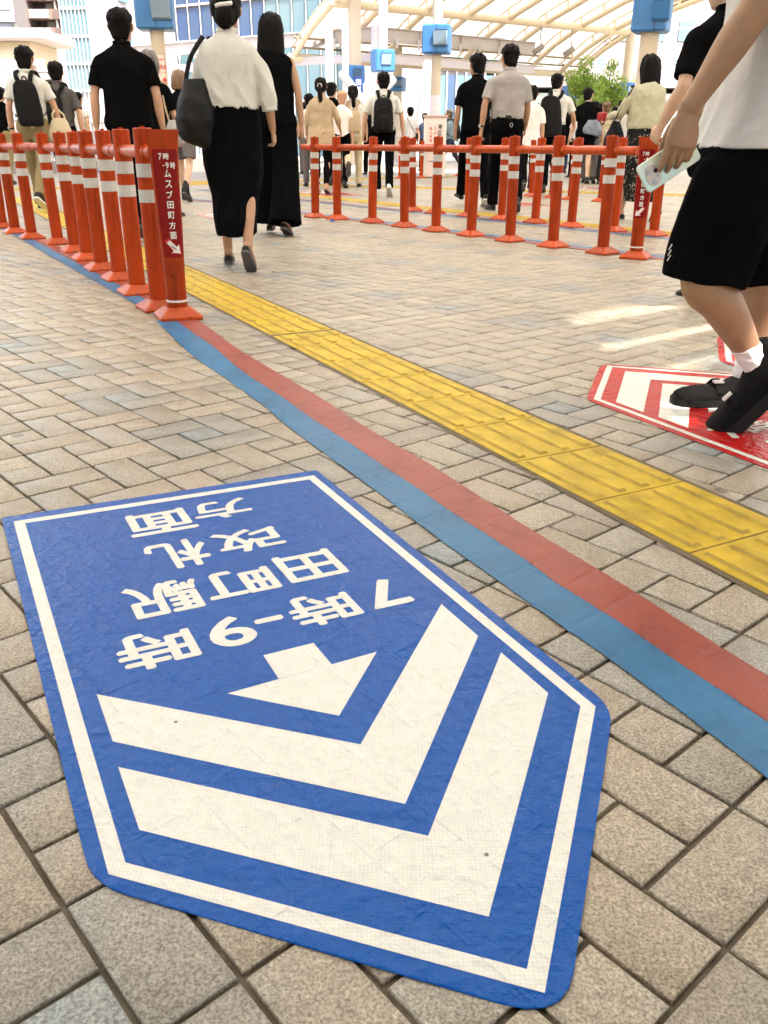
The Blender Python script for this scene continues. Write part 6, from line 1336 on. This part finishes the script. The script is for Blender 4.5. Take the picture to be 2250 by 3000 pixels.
M['skinarm'] = mat('tanned_skin', (.34, .195, .112), .5, .35, var=.12, vscale=14, bump=.0007, bscale=160)
M['shoeblack'] = mat('black_suede', (.006, .0055, .006), .8, .1, bump=.0015, bscale=120, bump2=.003, bscale2=25); M['shoesole'] = mat('black_sole', (.005, .005, .005), .6, .2)
near_man()
def phone():
    c = at_y(1958, 478, 2.415); a = at_y(1884, 530, 2.405); b = at_y(2036, 428, 2.425); ax = nrm(b-a); n_ = nrm(np.cross(ax, np.cross((0.10, -1, .12), ax))); n_ = nrm(np.array([.06, -1, .10])-ax*(np.dot([.06, -1, .10], ax))); ay = np.cross(n_, ax)
    root = thing('smartphone', 'smartphone in a pale turquoise and cream marbled case, lenses showing, held low', 'phone', tuple(c))
    L_, W_, T_ = np.linalg.norm(b-a)*1.02, .076, .010
    def rr(L_, W_, r, z, n=6):
        o = []
        for cx, cy, a0 in ((L_/2-r, W_/2-r, 0), (-L_/2+r, W_/2-r, 90), (-L_/2+r, -W_/2+r, 180), (L_/2-r, -W_/2+r, 270)):
            for k in range(n+1): t = R(a0+90*k/n); o.append(ax*(cx+r*math.cos(t))+ay*(cy+r*math.sin(t))+n_*z)
        return o
    g = Geo(); g.loft([rr(L_-.003, W_-.003, .010, -T_/2), rr(L_, W_, .011, -T_/2+.0015), rr(L_, W_, .011, T_/2-.0015), rr(L_-.003, W_-.003, .010, T_/2)]); auto(obj('case', g, M['case'], root))
    g = Geo(); g.loft([rr(L_-.002, W_-.002, .0105, -T_/2-.0012), rr(L_-.006, W_-.006, .009, -T_/2-.0016)]); obj('display', g, M['darkglass'], root)
    cx = -L_/2+.030; g = Geo(); ring = lambda u, v, ru, rv, z, n=28: [ax*(u+ru*math.cos(2*math.pi*j/n))+ay*(v+rv*math.sin(2*math.pi*j/n))+n_*z for j in range(n)]
    g.loft([ring(cx, -.004, .021, .0285, T_/2-.001), ring(cx, -.004, .0205, .028, T_/2+.0022)]); ci = obj('camera_island', g, M['island'], root)
    for u, v, r_ in ((-.009, .012, .0065), (.010, .008, .0058), (-.004, -.016, .0065), (.011, -.006, .0028)):
        g = Geo(); g.loft([ring(cx+u, v-.004, r_, r_, T_/2+.001, 20), ring(cx+u, v-.004, r_*.9, r_*.9, T_/2+.0036, 20)]); obj('lens', g, M['lens'], ci)
M['case'] = mat('marbled_case', (.40, .70, .70), .22, .6, col2=(.80, .74, .52), vscale=9, detail=2); M['island'] = mat('camera_plate', (.48, .44, .40), .3, .6); M['lens'] = mat('lens_glass', (.01, .01, .012), .08, .8)
phone()
